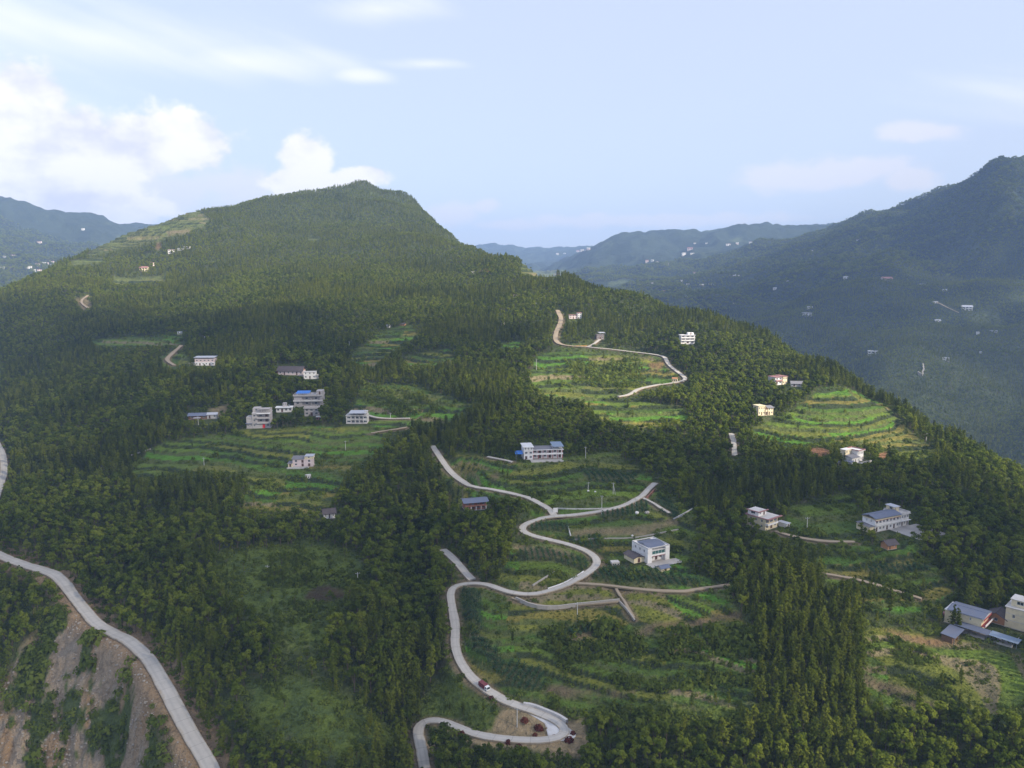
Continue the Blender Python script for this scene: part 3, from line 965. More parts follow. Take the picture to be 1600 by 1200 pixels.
# ------------------------------------------------------------------ mesh helper
class MB:
    def __init__(self):
        self.v, self.f = [], []

    def quad(self, a, b, c, d):
        n = len(self.v)
        self.v += [a, b, c, d]
        self.f.append((n, n + 1, n + 2, n + 3))
        return self

    def tri(self, a, b, c):
        n = len(self.v)
        self.v += [a, b, c]
        self.f.append((n, n + 1, n + 2))
        return self

    def box(self, x0, x1, y0, y1, z0, z1):
        n = len(self.v)
        self.v += [(x0, y0, z0), (x1, y0, z0), (x1, y1, z0), (x0, y1, z0), (x0, y0, z1), (x1, y0, z1), (x1, y1, z1), (x0, y1, z1)]
        for q in ((0, 3, 2, 1), (4, 5, 6, 7), (0, 1, 5, 4), (1, 2, 6, 5), (2, 3, 7, 6), (3, 0, 4, 7)):
            self.f.append(tuple(n + k for k in q))
        return self

    def prism(self, pts, z0, z1):
        """vertical prism over a polygon"""
        n, k = len(self.v), len(pts)
        self.v += [(x, y, z0) for x, y in pts] + [(x, y, z1) for x, y in pts]
        self.f.append(tuple(range(n + k - 1, n - 1, -1)))
        self.f.append(tuple(range(n + k, n + 2 * k)))
        for i in range(k):
            j = (i + 1) % k
            self.f.append((n + i, n + j, n + k + j, n + k + i))
        return self

    def tube(self, p, q, r0, r1=None, n=8):
        r1 = r0 if r1 is None else r1
        p, q = Vector(p), Vector(q)
        d = (q - p).normalized()
        a = d.orthogonal().normalized()
        b = d.cross(a)
        k = len(self.v)
        for c, r in ((p, r0), (q, r1)):
            for i in range(n):
                w = 2 * math.pi * i / n
                self.v.append(tuple(c + a * (r * math.cos(w)) + b * (r * math.sin(w))))
        for i in range(n):
            j = (i + 1) % n
            self.f.append((k + i, k + j, k + n + j, k + n + i))
        self.f.append(tuple(k + i for i in reversed(range(n))))
        self.f.append(tuple(k + n + i for i in range(n)))
        return self

    def build(self, name, material, parent=None, smooth=False, loc=None):
        me = bpy.data.meshes.new(name)
        me.from_pydata([tuple(v) for v in self.v], [], self.f)
        me.materials.append(material)
        if smooth:
            me.polygons.foreach_set('use_smooth', [True] * len(me.polygons))
        me.update()
        o = bpy.data.objects.new(name, me)
        COL.objects.link(o)
        if parent:
            o.parent = parent
        if loc is not None:
            o.location = loc
        return o


def ZW(x, y):
    """height of the finished ground in the world"""
    return float(ground(x, y)[0]) + ZC


# ------------------------------------------------------------------ roads
def road_material(name, color, dirt):
    m = bpy.data.materials.new(name)
    m.use_nodes = True
    t = m.node_tree
    b = t.nodes['Principled BSDF']
    b.inputs['Roughness'].default_value = 0.92
    b.inputs['Specular IOR Level'].default_value = 0.25
    at = N(t, 'ShaderNodeAttribute', attribute_name='along')
    geo = N(t, 'ShaderNodeNewGeometry')
    nz = N(t, 'ShaderNodeTexNoise')
    nz.inputs['Scale'].default_value = 0.35
    nz.inputs['Detail'].default_value = 8
    nz.inputs['Roughness'].default_value = 0.7
    t.links.new(geo.outputs['Position'], nz.inputs['Vector'])
    sep = N(t, 'ShaderNodeSeparateXYZ')
    t.links.new(at.outputs['Vector'], sep.inputs[0])
    fr = math_node(t, 'FRACT', math_node(t, 'DIVIDE', sep.outputs[0], 5.0))
    joint = math_node(t, 'LESS_THAN', fr, 0.03)
    slab = N(t, 'ShaderNodeTexWhiteNoise', noise_dimensions='1D')
    t.links.new(math_node(t, 'FLOOR', math_node(t, 'DIVIDE', sep.outputs[0], 5.0)), slab.inputs['W'])
    edge = math_node(t, 'ABSOLUTE', sep.outputs[1])
    k = math_node(t, 'ADD', math_node(t, 'MULTIPLY', nz.outputs['Fac'], 0.45), 0.72)
    k = math_node(t, 'ADD', k, math_node(t, 'MULTIPLY', slab.outputs[0], 0.10 if name == 'concrete_road' else 0.0))
    k = math_node(t, 'MULTIPLY', k, math_node(t, 'SUBTRACT', 1.0, math_node(t, 'MULTIPLY', joint, 0.28 if name == 'concrete_road' else 0.0)))
    # wheel tracks wear darker
    trk = math_node(t, 'ABSOLUTE', math_node(t, 'SUBTRACT', edge, 0.45))
    trk = math_node(t, 'SMOOTH_MIN', math_node(t, 'MULTIPLY', trk, 4.0), 1.0, 0.2)
    k = math_node(t, 'MULTIPLY', k, math_node(t, 'ADD', 0.88, math_node(t, 'MULTIPLY', trk, 0.12)))
    mx = N(t, 'ShaderNodeMix', data_type='RGBA')
    mr = N(t, 'ShaderNodeMapRange')
    t.links.new(math_node(t, 'ADD', edge, math_node(t, 'MULTIPLY', math_node(t, 'SUBTRACT', nz.outputs['Fac'], 0.5), 1.1)), mr.inputs[0])
    mr.inputs[1].default_value = 0.72
    mr.inputs[2].default_value = 1.05
    mr.inputs[4].default_value = 0.8
    t.links.new(mr.outputs[0], mx.inputs[0])
    mx.inputs[6].default_value = (*color, 1)
    mx.inputs[7].default_value = (*dirt, 1)
    sc = N(t, 'ShaderNodeVectorMath', operation='SCALE')
    t.links.new(mx.outputs[2], sc.inputs[0])
    t.links.new(k, sc.inputs['Scale'])
    t.links.new(sc.outputs[0], b.inputs['Base Color'])
    bp = N(t, 'ShaderNodeBump')
    bp.inputs['Strength'].default_value = 0.4
    bp.inputs['Distance'].default_value = 0.1
    t.links.new(nz.outputs['Fac'], bp.inputs['Height'])
    t.links.new(bp.outputs[0], b.inputs['Normal'])
    return m


CONC = road_material('concrete_road', (0.47, 0.435, 0.385), (0.31, 0.245, 0.165))
DIRT = road_material('dirt_road', (0.36, 0.285, 0.20), (0.20, 0.165, 0.095))


def build_road(kind, width, q, lift):
    n = len(q)
    tan = np.gradient(q[:, :2], axis=0)
    tan /= np.linalg.norm(tan, axis=1)[:, None] + 1e-9
    nor = np.stack([-tan[:, 1], tan[:, 0]], 1)
    dist = np.concatenate([[0], np.cumsum(np.hypot(*(q[1:, :2] - q[:-1, :2]).T))])
    rng = np.random.default_rng(n)
    wob = np.cumsum(rng.normal(0, 0.05, (n, 2)), 0)
    wob -= np.linspace(0, 1, n)[:, None] * wob[-1]
    wob = np.clip(wob * 1.3, -0.35, 0.35) if kind == 'concrete' else np.clip(wob * 2, -0.5, 0.5)
    h = width / 2
    prof = [(-1, -0.45), (-1, 0), (-0.5, 0.03), (0, 0.05), (0.5, 0.03), (1, 0), (1, -0.45)]
    co, al = [], []
    for o, z in prof:
        off = o * h + (wob[:, 0] if o < -0.9 else wob[:, 1] if o > 0.9 else 0)
        co.append(np.stack([q[:, 0] + nor[:, 0] * off, q[:, 1] + nor[:, 1] * off, q[:, 2] + ZC + z + lift], 1))
        al.append(np.stack([dist, np.full(n, o), np.zeros(n)], 1))
    m = len(prof)
    co, al = np.stack(co, 1).reshape(-1, 3), np.stack(al, 1).reshape(-1, 3)
    faces = [(i * m + k, i * m + k + 1, (i + 1) * m + k + 1, (i + 1) * m + k) for i in range(n - 1) for k in range(m - 1)]
    faces += [tuple(range(m)), tuple(range((n - 1) * m + m - 1, (n - 1) * m - 1, -1))]
    name = 'dirt_track' if kind == 'dirt' else ('road' if width > 3 else 'footpath')
    me = bpy.data.meshes.new(name)
    me.from_pydata(co.tolist(), [], faces)
    at = me.attributes.new('along', 'FLOAT_VECTOR', 'POINT')
    at.data.foreach_set('vector', al.astype(np.float32).ravel())
    me.materials.append(DIRT if kind == 'dirt' else CONC)
    o = bpy.data.objects.new(name, me)
    COL.objects.link(o)
    return tag(o, kind='structure')


for k, (kind, width, q) in enumerate(ROADW):
    build_road(kind, width, q, 0.10 + 0.004 * k + 0.0004 * q[0, 1])

# paved turning place at the lower hairpin
for p in PVW:
    pts = [(x, y) for x, y in chaikin(np.vstack([p, p[:1]]), 2)[:-1]]
    z = max(ZW(x, y) for x, y in pts)
    zs = [ZW(x, y) for x, y in pts]
    mb = MB()
    cx, cy = np.mean(pts, 0)
    zc_ = ZW(cx, cy) + 0.12
    nn = len(pts)
    for i in range(nn):
        j = (i + 1) % nn
        mb.tri((cx, cy, zc_), (*pts[i], zs[i] + 0.12), (*pts[j], zs[j] + 0.12))
        mb.quad((*pts[i], zs[i] - 1), (*pts[j], zs[j] - 1), (*pts[j], zs[j] + 0.12), (*pts[i], zs[i] + 0.12))
    o = mb.build('paved_turnout', mat('pale_concrete', (0.56, 0.55, 0.54), var=0.15, scale=0.6, dirt=(0.36, 0.28, 0.19), dirt_scale=0.25, coords='Object'))
    tag(o, kind='structure')

# ------------------------------------------------------------------ trees
def leaf_material(name, c0, c1, c2, trans=0.25, regional=True):
    m = bpy.data.materials.new(name)
    m.use_nodes = True
    t = m.node_tree
    t.nodes.clear()
    out = N(t, 'ShaderNodeOutputMaterial')
    oi = N(t, 'ShaderNodeObjectInfo')
    geo = N(t, 'ShaderNodeNewGeometry')
    nz = N(t, 'ShaderNodeTexNoise')
    nz.inputs['Scale'].default_value = 0.016
    nz.inputs['Detail'].default_value = 3
    t.links.new(oi.outputs['Location'], nz.inputs['Vector'])
    fine = N(t, 'ShaderNodeTexNoise')
    fine.inputs['Scale'].default_value = 0.8
    fine.inputs['Detail'].default_value = 3
    t.links.new(geo.outputs['Position'], fine.inputs['Vector'])
    f = math_node(t, 'ADD', math_node(t, 'MULTIPLY', oi.outputs['Random'], 0.9), math_node(t, 'MULTIPLY', math_node(t, 'SUBTRACT', nz.outputs['Fac'], 0.5), 1.5))
    f = math_node(t, 'ADD', f, math_node(t, 'MULTIPLY', math_node(t, 'SUBTRACT', fine.outputs['Fac'], 0.5), 0.8))
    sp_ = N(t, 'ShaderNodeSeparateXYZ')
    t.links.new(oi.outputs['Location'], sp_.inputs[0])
    young_lit = N(t, 'ShaderNodeMapRange', interpolation_type='SMOOTHSTEP')     # paler leaves uphill: younger pine, plus sunlight painted in against self-shadow
    t.links.new(sp_.outputs[1], young_lit.inputs[0])
    young_lit.inputs[1].default_value = 620
    young_lit.inputs[2].default_value = 1150
    f = math_node(t, 'ADD', f, math_node(t, 'MULTIPLY', young_lit.outputs[0], 0.30))
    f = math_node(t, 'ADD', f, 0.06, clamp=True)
    cr = N(t, 'ShaderNodeValToRGB')
    cr.color_ramp.elements[0].color = (*c0, 1)
    cr.color_ramp.elements[1].color = (*c2, 1)
    e = cr.color_ramp.elements.new(0.5)
    e.color = (*c1, 1)
    t.links.new(f, cr.inputs[0])
    d = N(t, 'ShaderNodeBsdfDiffuse')
    tr = N(t, 'ShaderNodeBsdfTranslucent')
    t.links.new(cr.outputs[0], d.inputs['Color'])
    t.links.new(cr.outputs[0], tr.inputs['Color'])
    mx = N(t, 'ShaderNodeMixShader')
    mx.inputs[0].default_value = trans
    t.links.new(d.outputs[0], mx.inputs[1])
    t.links.new(tr.outputs[0], mx.inputs[2])
    t.links.new(mx.outputs[0], out.inputs[0])
    return m


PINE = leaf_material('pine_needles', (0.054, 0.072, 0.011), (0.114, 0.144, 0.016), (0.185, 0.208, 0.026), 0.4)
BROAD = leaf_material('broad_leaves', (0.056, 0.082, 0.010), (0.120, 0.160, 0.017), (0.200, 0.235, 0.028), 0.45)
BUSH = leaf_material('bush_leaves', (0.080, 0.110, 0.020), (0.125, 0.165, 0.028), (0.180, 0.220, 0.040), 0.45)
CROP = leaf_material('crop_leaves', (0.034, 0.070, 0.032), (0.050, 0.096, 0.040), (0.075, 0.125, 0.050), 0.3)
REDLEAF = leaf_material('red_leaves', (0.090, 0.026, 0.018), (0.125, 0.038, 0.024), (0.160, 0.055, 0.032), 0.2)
BARK = mat('bark', (0.105, 0.080, 0.058), var=0.35, scale=4)


def leaf_quad(mb, p, nrm, size, rng, aspect=0.7):
    n = Vector(nrm).normalized()
    a = n.orthogonal().normalized()
    a.rotate(Matrix.Rotation(rng.uniform(0, 6.28), 3, n))
    b = n.cross(a)
    p = Vector(p)
    s, w = size, size * aspect
    mb.quad(tuple(p - a * s), tuple(p + b * w - n * 0.15 * s), tuple(p + a * s), tuple(p - b * w - n * 0.15 * s))


def rnd_dir(rng):
    z = rng.uniform(-1, 1)
    t = rng.uniform(0, 6.2832)
    r = math.sqrt(1 - z * z)
    return Vector((r * math.cos(t), r * math.sin(t), z))


def make_pine(seed, h=12.0, slim=1.0):
    rng = random.Random(seed)
    crown, trunk = MB(), MB()
    lean = (rng.uniform(-0.4, 0.4), rng.uniform(-0.4, 0.4))
    trunk.tube((0, 0, -1.0), (lean[0] * 0.5, lean[1] * 0.5, h * 0.5), 0.17, 0.11, 6)
    trunk.tube((lean[0] * 0.5, lean[1] * 0.5, h * 0.5), (lean[0], lean[1], h * 0.97), 0.11, 0.03, 5)
    z = h * rng.uniform(0.16, 0.34)
    taper = rng.uniform(0.42, 0.85)
    bare = rng.uniform(0, 6.28)
    while z < h * 0.97:
        f = (z - h * 0.2) / (h * 0.8)
        reach = (2.25 * (1 - f) ** taper + 0.30) * slim * rng.uniform(0.8, 1.15) * min(1.0, 0.55 + f * 2.2)
        k = rng.choice((4, 5, 5, 6)) if f < 0.8 else 3
        a0 = rng.uniform(0, 6.28)
        cx, cy = lean[0] * z / h, lean[1] * z / h
        for i in range(k):
            if rng.random() < 0.12:
                continue
            a = a0 + i * 6.283 / k + rng.uniform(-0.4, 0.4)
            L = reach * rng.uniform(0.55, 1.2) * (0.72 + 0.28 * math.cos(a - bare))
            up = rng.uniform(0.0, 0.35) * (0.4 + f)
            trunk_p = Vector((cx, cy, z))
            for q in (0.35, 0.62, 0.88, 1.05):
                if rng.random() < 0.10:
                    continue
                p = trunk_p + Vector((math.cos(a), math.sin(a), up)) * (L * q) + rnd_dir(rng) * 0.22
                nn = Vector((math.cos(a) * 0.55, math.sin(a) * 0.55, 1.0)) + rnd_dir(rng) * 0.55
                leaf_quad(crown, p, nn, rng.uniform(0.38, 0.62) * (1.05 - 0.25 * f), rng, 0.75)
                if rng.random() < 0.7:
                    leaf_quad(crown, p + rnd_dir(rng) * 0.25, rnd_dir(rng) + Vector((math.cos(a), math.sin(a), 0.4)), rng.uniform(0.3, 0.5), rng, 0.7)
        z += h * rng.uniform(0.045, 0.07)
    for i in range(5):
        leaf_quad(crown, (lean[0], lean[1], h * (0.95 + 0.012 * i)), rnd_dir(rng), 0.28, rng)
    return crown, trunk


def make_broad(seed, h=9.0, spread=2.6):
    rng = random.Random(seed)
    crown, trunk = MB(), MB()
    th = h * rng.uniform(0.32, 0.42)
    trunk.tube((0, 0, -1.0), (0.1, 0.0, th), 0.20, 0.14, 6)
    n = rng.choice((7, 8, 9, 10))
    for i in range(n):
        a = rng.uniform(0, 6.28)
        rr = spread * math.sqrt(rng.random()) * 0.72
        zz = th + (h - th) * (0.12 + 0.72 * rng.random()) if i else h * 0.82
        if i == 0:
            rr *= 0.2
        c = Vector((rr * math.cos(a), rr * math.sin(a), zz))
        trunk.tube((0.1, 0, th * 0.9), tuple(c), 0.08, 0.03, 4)
        R_ = rng.uniform(0.30, 0.46) * spread
        m = int(26 + 30 * R_)
        for j in range(m):
            d = rnd_dir(rng)
            if d.z < -0.35 and rng.random() < 0.7:
                continue
            p = c + Vector((d.x * R_, d.y * R_, d.z * R_ * 0.85)) * rng.uniform(0.72, 1.1)
            leaf_quad(crown, p, d + rnd_dir(rng) * 0.55 + Vector((0, 0, 0.25)), rng.uniform(0.26, 0.48), rng, 0.8)
    return crown, trunk


def make_bush(seed, r=0.9, n=42):
    rng = random.Random(seed)
    crown = MB()
    for i in range(n):
        d = rnd_dir(rng)
        d.z = abs(d.z)
        p = Vector((d.x * r * rng.uniform(0.6, 1.15), d.y * r * rng.uniform(0.6, 1.15), d.z * r * rng.uniform(0.5, 1.1)))
        leaf_quad(crown, p, d + rnd_dir(rng) * 0.6, rng.uniform(0.16, 0.32) * r / 0.9, rng, 0.8)
    return crown


def mesh_of(name, mbs_mats):
    me = bpy.data.meshes.new(name)
    v, f, mi = [], [], []
    for k, (mb, m) in enumerate(mbs_mats):
        o = len(v)
        v += [tuple(x) for x in mb.v]
        f += [tuple(i + o for i in q) for q in mb.f]
        mi += [k] * len(mb.f)
        me.materials.append(m)
    me.from_pydata(v, [], f)
    me.polygons.foreach_set('material_index', mi)
    me.update()
    return me


KINDS_COL = {}


def kinds_collection(name, meshes):
    c = bpy.data.collections.new(name)
    for k, me in enumerate(meshes):
        c.objects.link(bpy.data.objects.new('%s_%02d' % (name, k), me))
    KINDS_COL[name] = c
    return c


PINES = [make_pine(s, slim=w) for s, w in ((1, 1.0), (2, 0.85), (3, 1.2), (4, 0.75), (5, 1.0), (6, 1.3), (7, 0.9), (8, 1.1))]
BROADS = [make_broad(s, spread=w) for s, w in ((11, 2.6), (12, 2.2), (13, 3.0), (14, 2.5), (15, 2.0), (16, 2.8), (17, 2.3))]
BUSHES = [make_bush(s) for s in (21, 22, 23, 24)]
pine_full = [mesh_of('pine', [(c, PINE), (t, BARK)]) for c, t in PINES]
broad_full = [mesh_of('broadleaf', [(c, BROAD), (t, BARK)]) for c, t in BROADS]
pine_crowns, pine_trunks = [mesh_of('pine_crown', [(c, PINE)]) for c, t in PINES], [mesh_of('pine_trunk', [(t, BARK)]) for c, t in PINES]
broad_crowns, broad_trunks = [mesh_of('leafy_crown', [(c, BROAD)]) for c, t in BROADS], [mesh_of('broadleaf_trunk', [(t, BARK)]) for c, t in BROADS]
bush_full = [mesh_of('bush', [(c, BUSH)]) for c in BUSHES]
kinds_collection('pine', pine_full)
kinds_collection('broadleaf', broad_full)
kinds_collection('bush', bush_full)


def crop_plant(seed):
    rng = random.Random(seed)
    mb = MB()
    mb.tube((0, 0, -0.2), (0, 0, 0.9), 0.03, 0.02, 4)
    for i in range(7):
        a = i * 2.4 + rng.uniform(-0.4, 0.4)
        z = 0.25 + i * 0.13
        c, s = math.cos(a), math.sin(a)
        L = rng.uniform(0.45, 0.65)
        w = 0.10
        mb.quad((c * 0.02 - s * w, s * 0.02 + c * w, z), (c * 0.02 + s * w, s * 0.02 - c * w, z), (c * L * 0.6 + s * w, s * L * 0.6 - c * w, z + 0.28), (c * L * 0.6 - s * w, s * L * 0.6 + c * w, z + 0.28))
        mb.tri((c * L * 0.6 + s * w, s * L * 0.6 - c * w, z + 0.28), (c * L * 0.6 - s * w, s * L * 0.6 + c * w, z + 0.28), (c * L * 1.2, s * L * 1.2, z + 0.05))
    return mb


kinds_collection('crop_plant', [mesh_of('crop_plant', [(crop_plant(s), CROP)]) for s in (31, 32, 33)])


def scatter(name, kinds, pts, rot, scl, idx, kind='stuff'):
    """one object that draws a tree at each of its points"""
    me = bpy.data.meshes.new(name)
    n = len(pts)
    me.vertices.add(n)
    me.vertices.foreach_set('co', np.asarray(pts, np.float32).ravel())
    a = me.attributes.new('turn', 'FLOAT_VECTOR', 'POINT')
    a.data.foreach_set('vector', np.asarray(rot, np.float32).ravel())
    a = me.attributes.new('size', 'FLOAT_VECTOR', 'POINT')
    a.data.foreach_set('vector', np.asarray(scl, np.float32).ravel())
    a = me.attributes.new('variant', 'INT', 'POINT')
    a.data.foreach_set('value', np.asarray(idx, np.int32))
    me.update()
    o = bpy.data.objects.new(name, me)
    COL.objects.link(o)
    g = bpy.data.node_groups.new(name, 'GeometryNodeTree')
    g.interface.new_socket('Geometry', in_out='INPUT', socket_type='NodeSocketGeometry')
    g.interface.new_socket('Geometry', in_out='OUTPUT', socket_type='NodeSocketGeometry')
    gi, go = N(g, 'NodeGroupInput'), N(g, 'NodeGroupOutput')
    ip = N(g, 'GeometryNodeInstanceOnPoints')
    ci = N(g, 'GeometryNodeCollectionInfo')
    ci.inputs['Collection'].default_value = KINDS_COL[kinds]
    ci.inputs['Separate Children'].default_value = True
    ci.inputs['Reset Children'].default_value = True

    def named(nm, ty):
        q = N(g, 'GeometryNodeInputNamedAttribute', data_type=ty)
        q.inputs['Name'].default_value = nm
        return [s for s in q.outputs if s.enabled and s.name == 'Attribute'][0]
    e2r = N(g, 'FunctionNodeEulerToRotation')
    g.links.new(named('turn', 'FLOAT_VECTOR'), e2r.inputs[0])
    g.links.new(gi.outputs[0], ip.inputs['Points'])
    g.links.new(ci.outputs[0], ip.inputs['Instance'])
    ip.inputs['Pick Instance'].default_value = True
    g.links.new(named('variant', 'INT'), ip.inputs['Instance Index'])
    g.links.new(e2r.outputs[0], ip.inputs['Rotation'])
    g.links.new(named('size', 'FLOAT_VECTOR'), ip.inputs['Scale'])
    g.links.new(ip.outputs[0], go.inputs[0])
    md = o.modifiers.new('trees', 'NODES')
    md.node_group = g
    return tag(o, kind=kind)


# ------------------------------------------------------------------ where trees may stand
def grid_value(G, x, y):
    i = np.clip(np.rint(col_of(x / y)).astype(int), 0, NA - 1)
    j = np.clip(np.rint((np.log(y) - L_AX[0]) / (L_AX[1] - L_AX[0])).astype(int), 0, NL - 1)
    return G[i, j]


OPEN = (TER | MEA | SLD).astype(np.int8)
CLEAR = np.minimum(ROAD_D, DIRT_D)
HOUSE_D = np.full(XX.shape, 1e9)
for s in SITES.values():
    c, sn = math.cos(s['rz']), math.sin(s['rz'])
    m = (np.abs(XX - s['p'][0]) < 70) & (np.abs(YY - s['p'][1]) < 70)
    xs, ys = XX[m] - s['p'][0], YY[m] - s['p'][1]
    lx, ly = xs * c + ys * sn, -xs * sn + ys * c
    ex = np.maximum(np.abs(lx) - s['w'] / 2, 0)
    ey = np.maximum(np.maximum(-ly - 3, ly - s['d']), 0)
    HOUSE_D[m] = np.minimum(HOUSE_D[m], np.hypot(ex, ey))
# open ground, roads and houses as the photographer sees them; trees that would stand in front of them are left out
MW, MH = 1600, 1200
KEEP = np.zeros((MH, MW), np.int8)
yy_, xx_ = np.mgrid[0:MH, 0:MW].astype(float)
for k in ('terrace', 'meadow'):
    for p in FIELDS[k]:
        KEEP[inpoly(xx_, yy_, p)] = 1
for k, p in SOIL:
    if k in ('red', 'ochre', 'brown', 'tan'):
        KEEP[inpoly(xx_, yy_, p)] = 2
for p in SLIDE:
    KEEP[inpoly(xx_, yy_, p)] = 1


def stamp(u, v, ru, rvu, rvd, val):
    u0, u1, v0, v1 = int(max(0, u - ru)), int(min(MW, u + ru + 1)), int(max(0, v - rvu)), int(min(MH, v + rvd + 1))
    if u1 > u0 and v1 > v0:
        KEEP[v0:v1, u0:u1] = val


for kind, width, q in ROADW:
    pu, pv = project(q[:, 0], q[:, 1], q[:, 2] + ZC)
    r = width * FPX / q[:, 1] * 0.5
    for a, b, c in zip(pu, pv, r):
        stamp(a, b, c * 0.9 + 1, c * 0.45 + 1, c * 0.45 + 1, 3)
for p in FIELDS['belt']:
    KEEP[inpoly(xx_, yy_, p)] = 0
KEEP[inpoly(xx_, yy_, [(1440, 968), (1500, 978), (1600, 975), (1600, 1016), (1520, 1012), (1440, 996)])] = 4
KEEP[inpoly(xx_, yy_, [(1375, 845), (1400, 830), (1430, 815), (1440, 835), (1410, 862), (1370, 858)])] = 4
for s in SITES.values():
    stamp(s['u'], s['v'], s['wpx'] * 0.52, max(9, s['wpx'] * 0.5), 1, 4)
CS = {k: np.pad(np.cumsum(np.cumsum((KEEP == k).astype(np.int32), 0), 1), ((1, 0), (1, 0))) for k in (1, 2, 3, 4)}


def frac_cover(k, u0, u1, v0, v1):
    S = CS[k]
    u0, u1 = np.clip(u0, 0, MW).astype(int), np.clip(u1, 0, MW).astype(int)
    v0, v1 = np.clip(v0, 0, MH).astype(int), np.clip(v1, 0, MH).astype(int)
    u1 = np.maximum(u1, u0 + 0)
    n = np.maximum((u1 - u0) * (v1 - v0), 1)
    return (S[v1, u1] - S[v0, u1] - S[v1, u0] + S[v0, u0]) / n


def candidates(y0, y1, sp, amax=0.86, amin=-0.86):
    xs = np.arange(amin * y1, amax * y1, sp)
    ys = np.arange(y0, y1, sp)
    gx, gy = np.meshgrid(xs, ys)
    gx = gx.ravel() + RNG.uniform(-0.48, 0.48, gx.size) * sp
    gy = gy.ravel() + RNG.uniform(-0.48, 0.48, gy.size) * sp
    m = (gy >= y0) & (gy < y1) & (gx / gy > amin) & (gx / gy < amax)
    return gx[m], gy[m]


SVIS = np.maximum.accumulate(ZZ / YY, axis=1)


def seen(x, y, h, slack):
    """not deep behind a ridge"""
    i = np.clip(np.rint(col_of(x / y)).astype(int), 0, NA - 1)
    j = np.clip(((np.log(y) - L_AX[0]) / (L_AX[1] - L_AX[0])).astype(int) - 3, 0, NL - 1)
    z = ground(x, y)
    return (z + h) / y > SVIS[i, j] - slack / y


def plant(y0, y1, sp, size, layer=None, slack=30):
    x, y = candidates(y0, y1, sp)
    if layer is not None:
        m = np.isin(grid_value(LAYER, x, y), layer)
        x, y = x[m], y[m]
    m = seen(x, y, 14 * size, slack)
    x, y = x[m], y[m]
    z = ground(x, y)
    op = grid_value(OPEN, x, y)
    cl = grid_value(CLEAR, x, y)
    hd = grid_value(HOUSE_D, x, y)
    so = grid_value(SOILM, x, y)
    r = RNG.random(len(x))
    kind = fbm(x, y, 90, 3, 101) + 0.55 * (RNG.random(len(x)) - 0.5)
    thin = fbm(x, y, 40, 2, 102)
    be, me_ = grid_value(BELT.astype(np.int8), x, y), grid_value(MEA.astype(np.int8), x, y)
    dens = np.where(be > 0, 0.42, np.where(me_ > 0, 0.17, 0.026))
    dens = np.where(op > 0, dens, 0.97 - 0.25 * sstep(0.25, 0.6, thin))
    keep = (r < dens) & (cl > 1.2 + 0.0015 * y) & (hd > 2.2) & (so < 0.5)
    h = np.where(kind > 0.12, 9.6, 7.6) * size * (0.55 + 0.85 * RNG.random(len(x)) ** 1.3)
    h = np.where(op > 0, h * 0.55, h)
    u, v = project(x, y, z + ZC)
    px = FPX / y
    w = np.where(kind > 0.12, 1.3, 2.0) * size * px
    c1 = frac_cover(1, u - w, u + w, v - h * px * 0.95, v)
    c2 = frac_cover(2, u - w, u + w, v - h * px * 0.9, v)
    c3 = frac_cover(3, u - w, u + w, v - h * px * 0.9, v)
    c4 = frac_cover(4, u - w, u + w, v - h * px * 0.9, v)
    lucky = RNG.random(len(x))
    keep &= ((c1 < 0.42) | (op > 0)) & ((c2 < 0.25) | (lucky < 0.05)) & ((c3 < 0.10) | (lucky < 0.015)) & ((c4 < 0.22))
    x, y, z, h, kind = x[keep], y[keep], z[keep], h[keep], kind[keep]
    return np.stack([x, y, z + ZC, h, kind, grid_value(LAYER, x, y)], 1)


T = np.concatenate([plant(120, 330, 2.6, 0.76), plant(330, 620, 2.9, 0.76), plant(620, 1050, 3.2, 0.66), plant(1050, 1900, 4.4, 0.70, [0, 1])])
# the ravine is filled with the tallest trees
nrd, _ = seg_dist(T[:, 0], T[:, 1], rav)
T[:, 3] *= 1 + 0.35 * np.exp(-(nrd / 14) ** 2)
TF = plant(1900, 3300, 8.5, 1.05, [1, 4])
print('TREES', len(T), len(TF))


def tree_arrays(rows, base_h, nvar, seed):
    n = len(rows)
    rng = np.random.default_rng(seed)
    rot = np.stack([rng.normal(0, 0.035, n), rng.normal(0, 0.035, n), rng.uniform(0, 6.283, n)], 1)
    s = rows[:, 3] / base_h
    wid = s * rng.uniform(0.85, 1.2, n)
    scl = np.stack([wid, wid, s], 1)
    return rot, scl, rng.integers(0, nvar, n)


def region_of(u, v):
    if v > 860 and u < 240:
        return 'below the bend of the wide concrete road'
    if u < 400 and v > 700:
        return 'on the slope above the wide concrete road' if v < 1000 else 'beside the lower stretch of the wide concrete road'
    if 590 < u < 700 and v > 760:
        return 'in the upper ravine' if v < 900 else 'in the middle of the dark ravine' if v < 1020 else 'at the mouth of the dark ravine'
    if u <= 700 and v > 700:
        return 'on the knoll by the mown meadow' if v < 980 else 'on the lower knoll between wide road and ravine'
    if u > 1480 and v > 860:
        return 'under the cream farmhouse terraces'
    if u > 1340 and v > 860:
        return 'by the brown strip plots below the farmhouse sheds'
    if u > 1180 and v > 860:
        return 'in the thick forest below the villa' if v < 1000 else 'in the steep forest facing the brown strip plots' if v < 1100 else 'at the foot of the steep forest'
    if v > 1090:
        return 'directly under the hairpin turnout' if u < 920 else 'in the front woodland past the turnout'
    if v > 900:
        return 'scattered over the green slope inside the road loops'
    if u > 1000:
        return 'in the woods around the villa and longest house'
    return 'in the copse above the forked road'


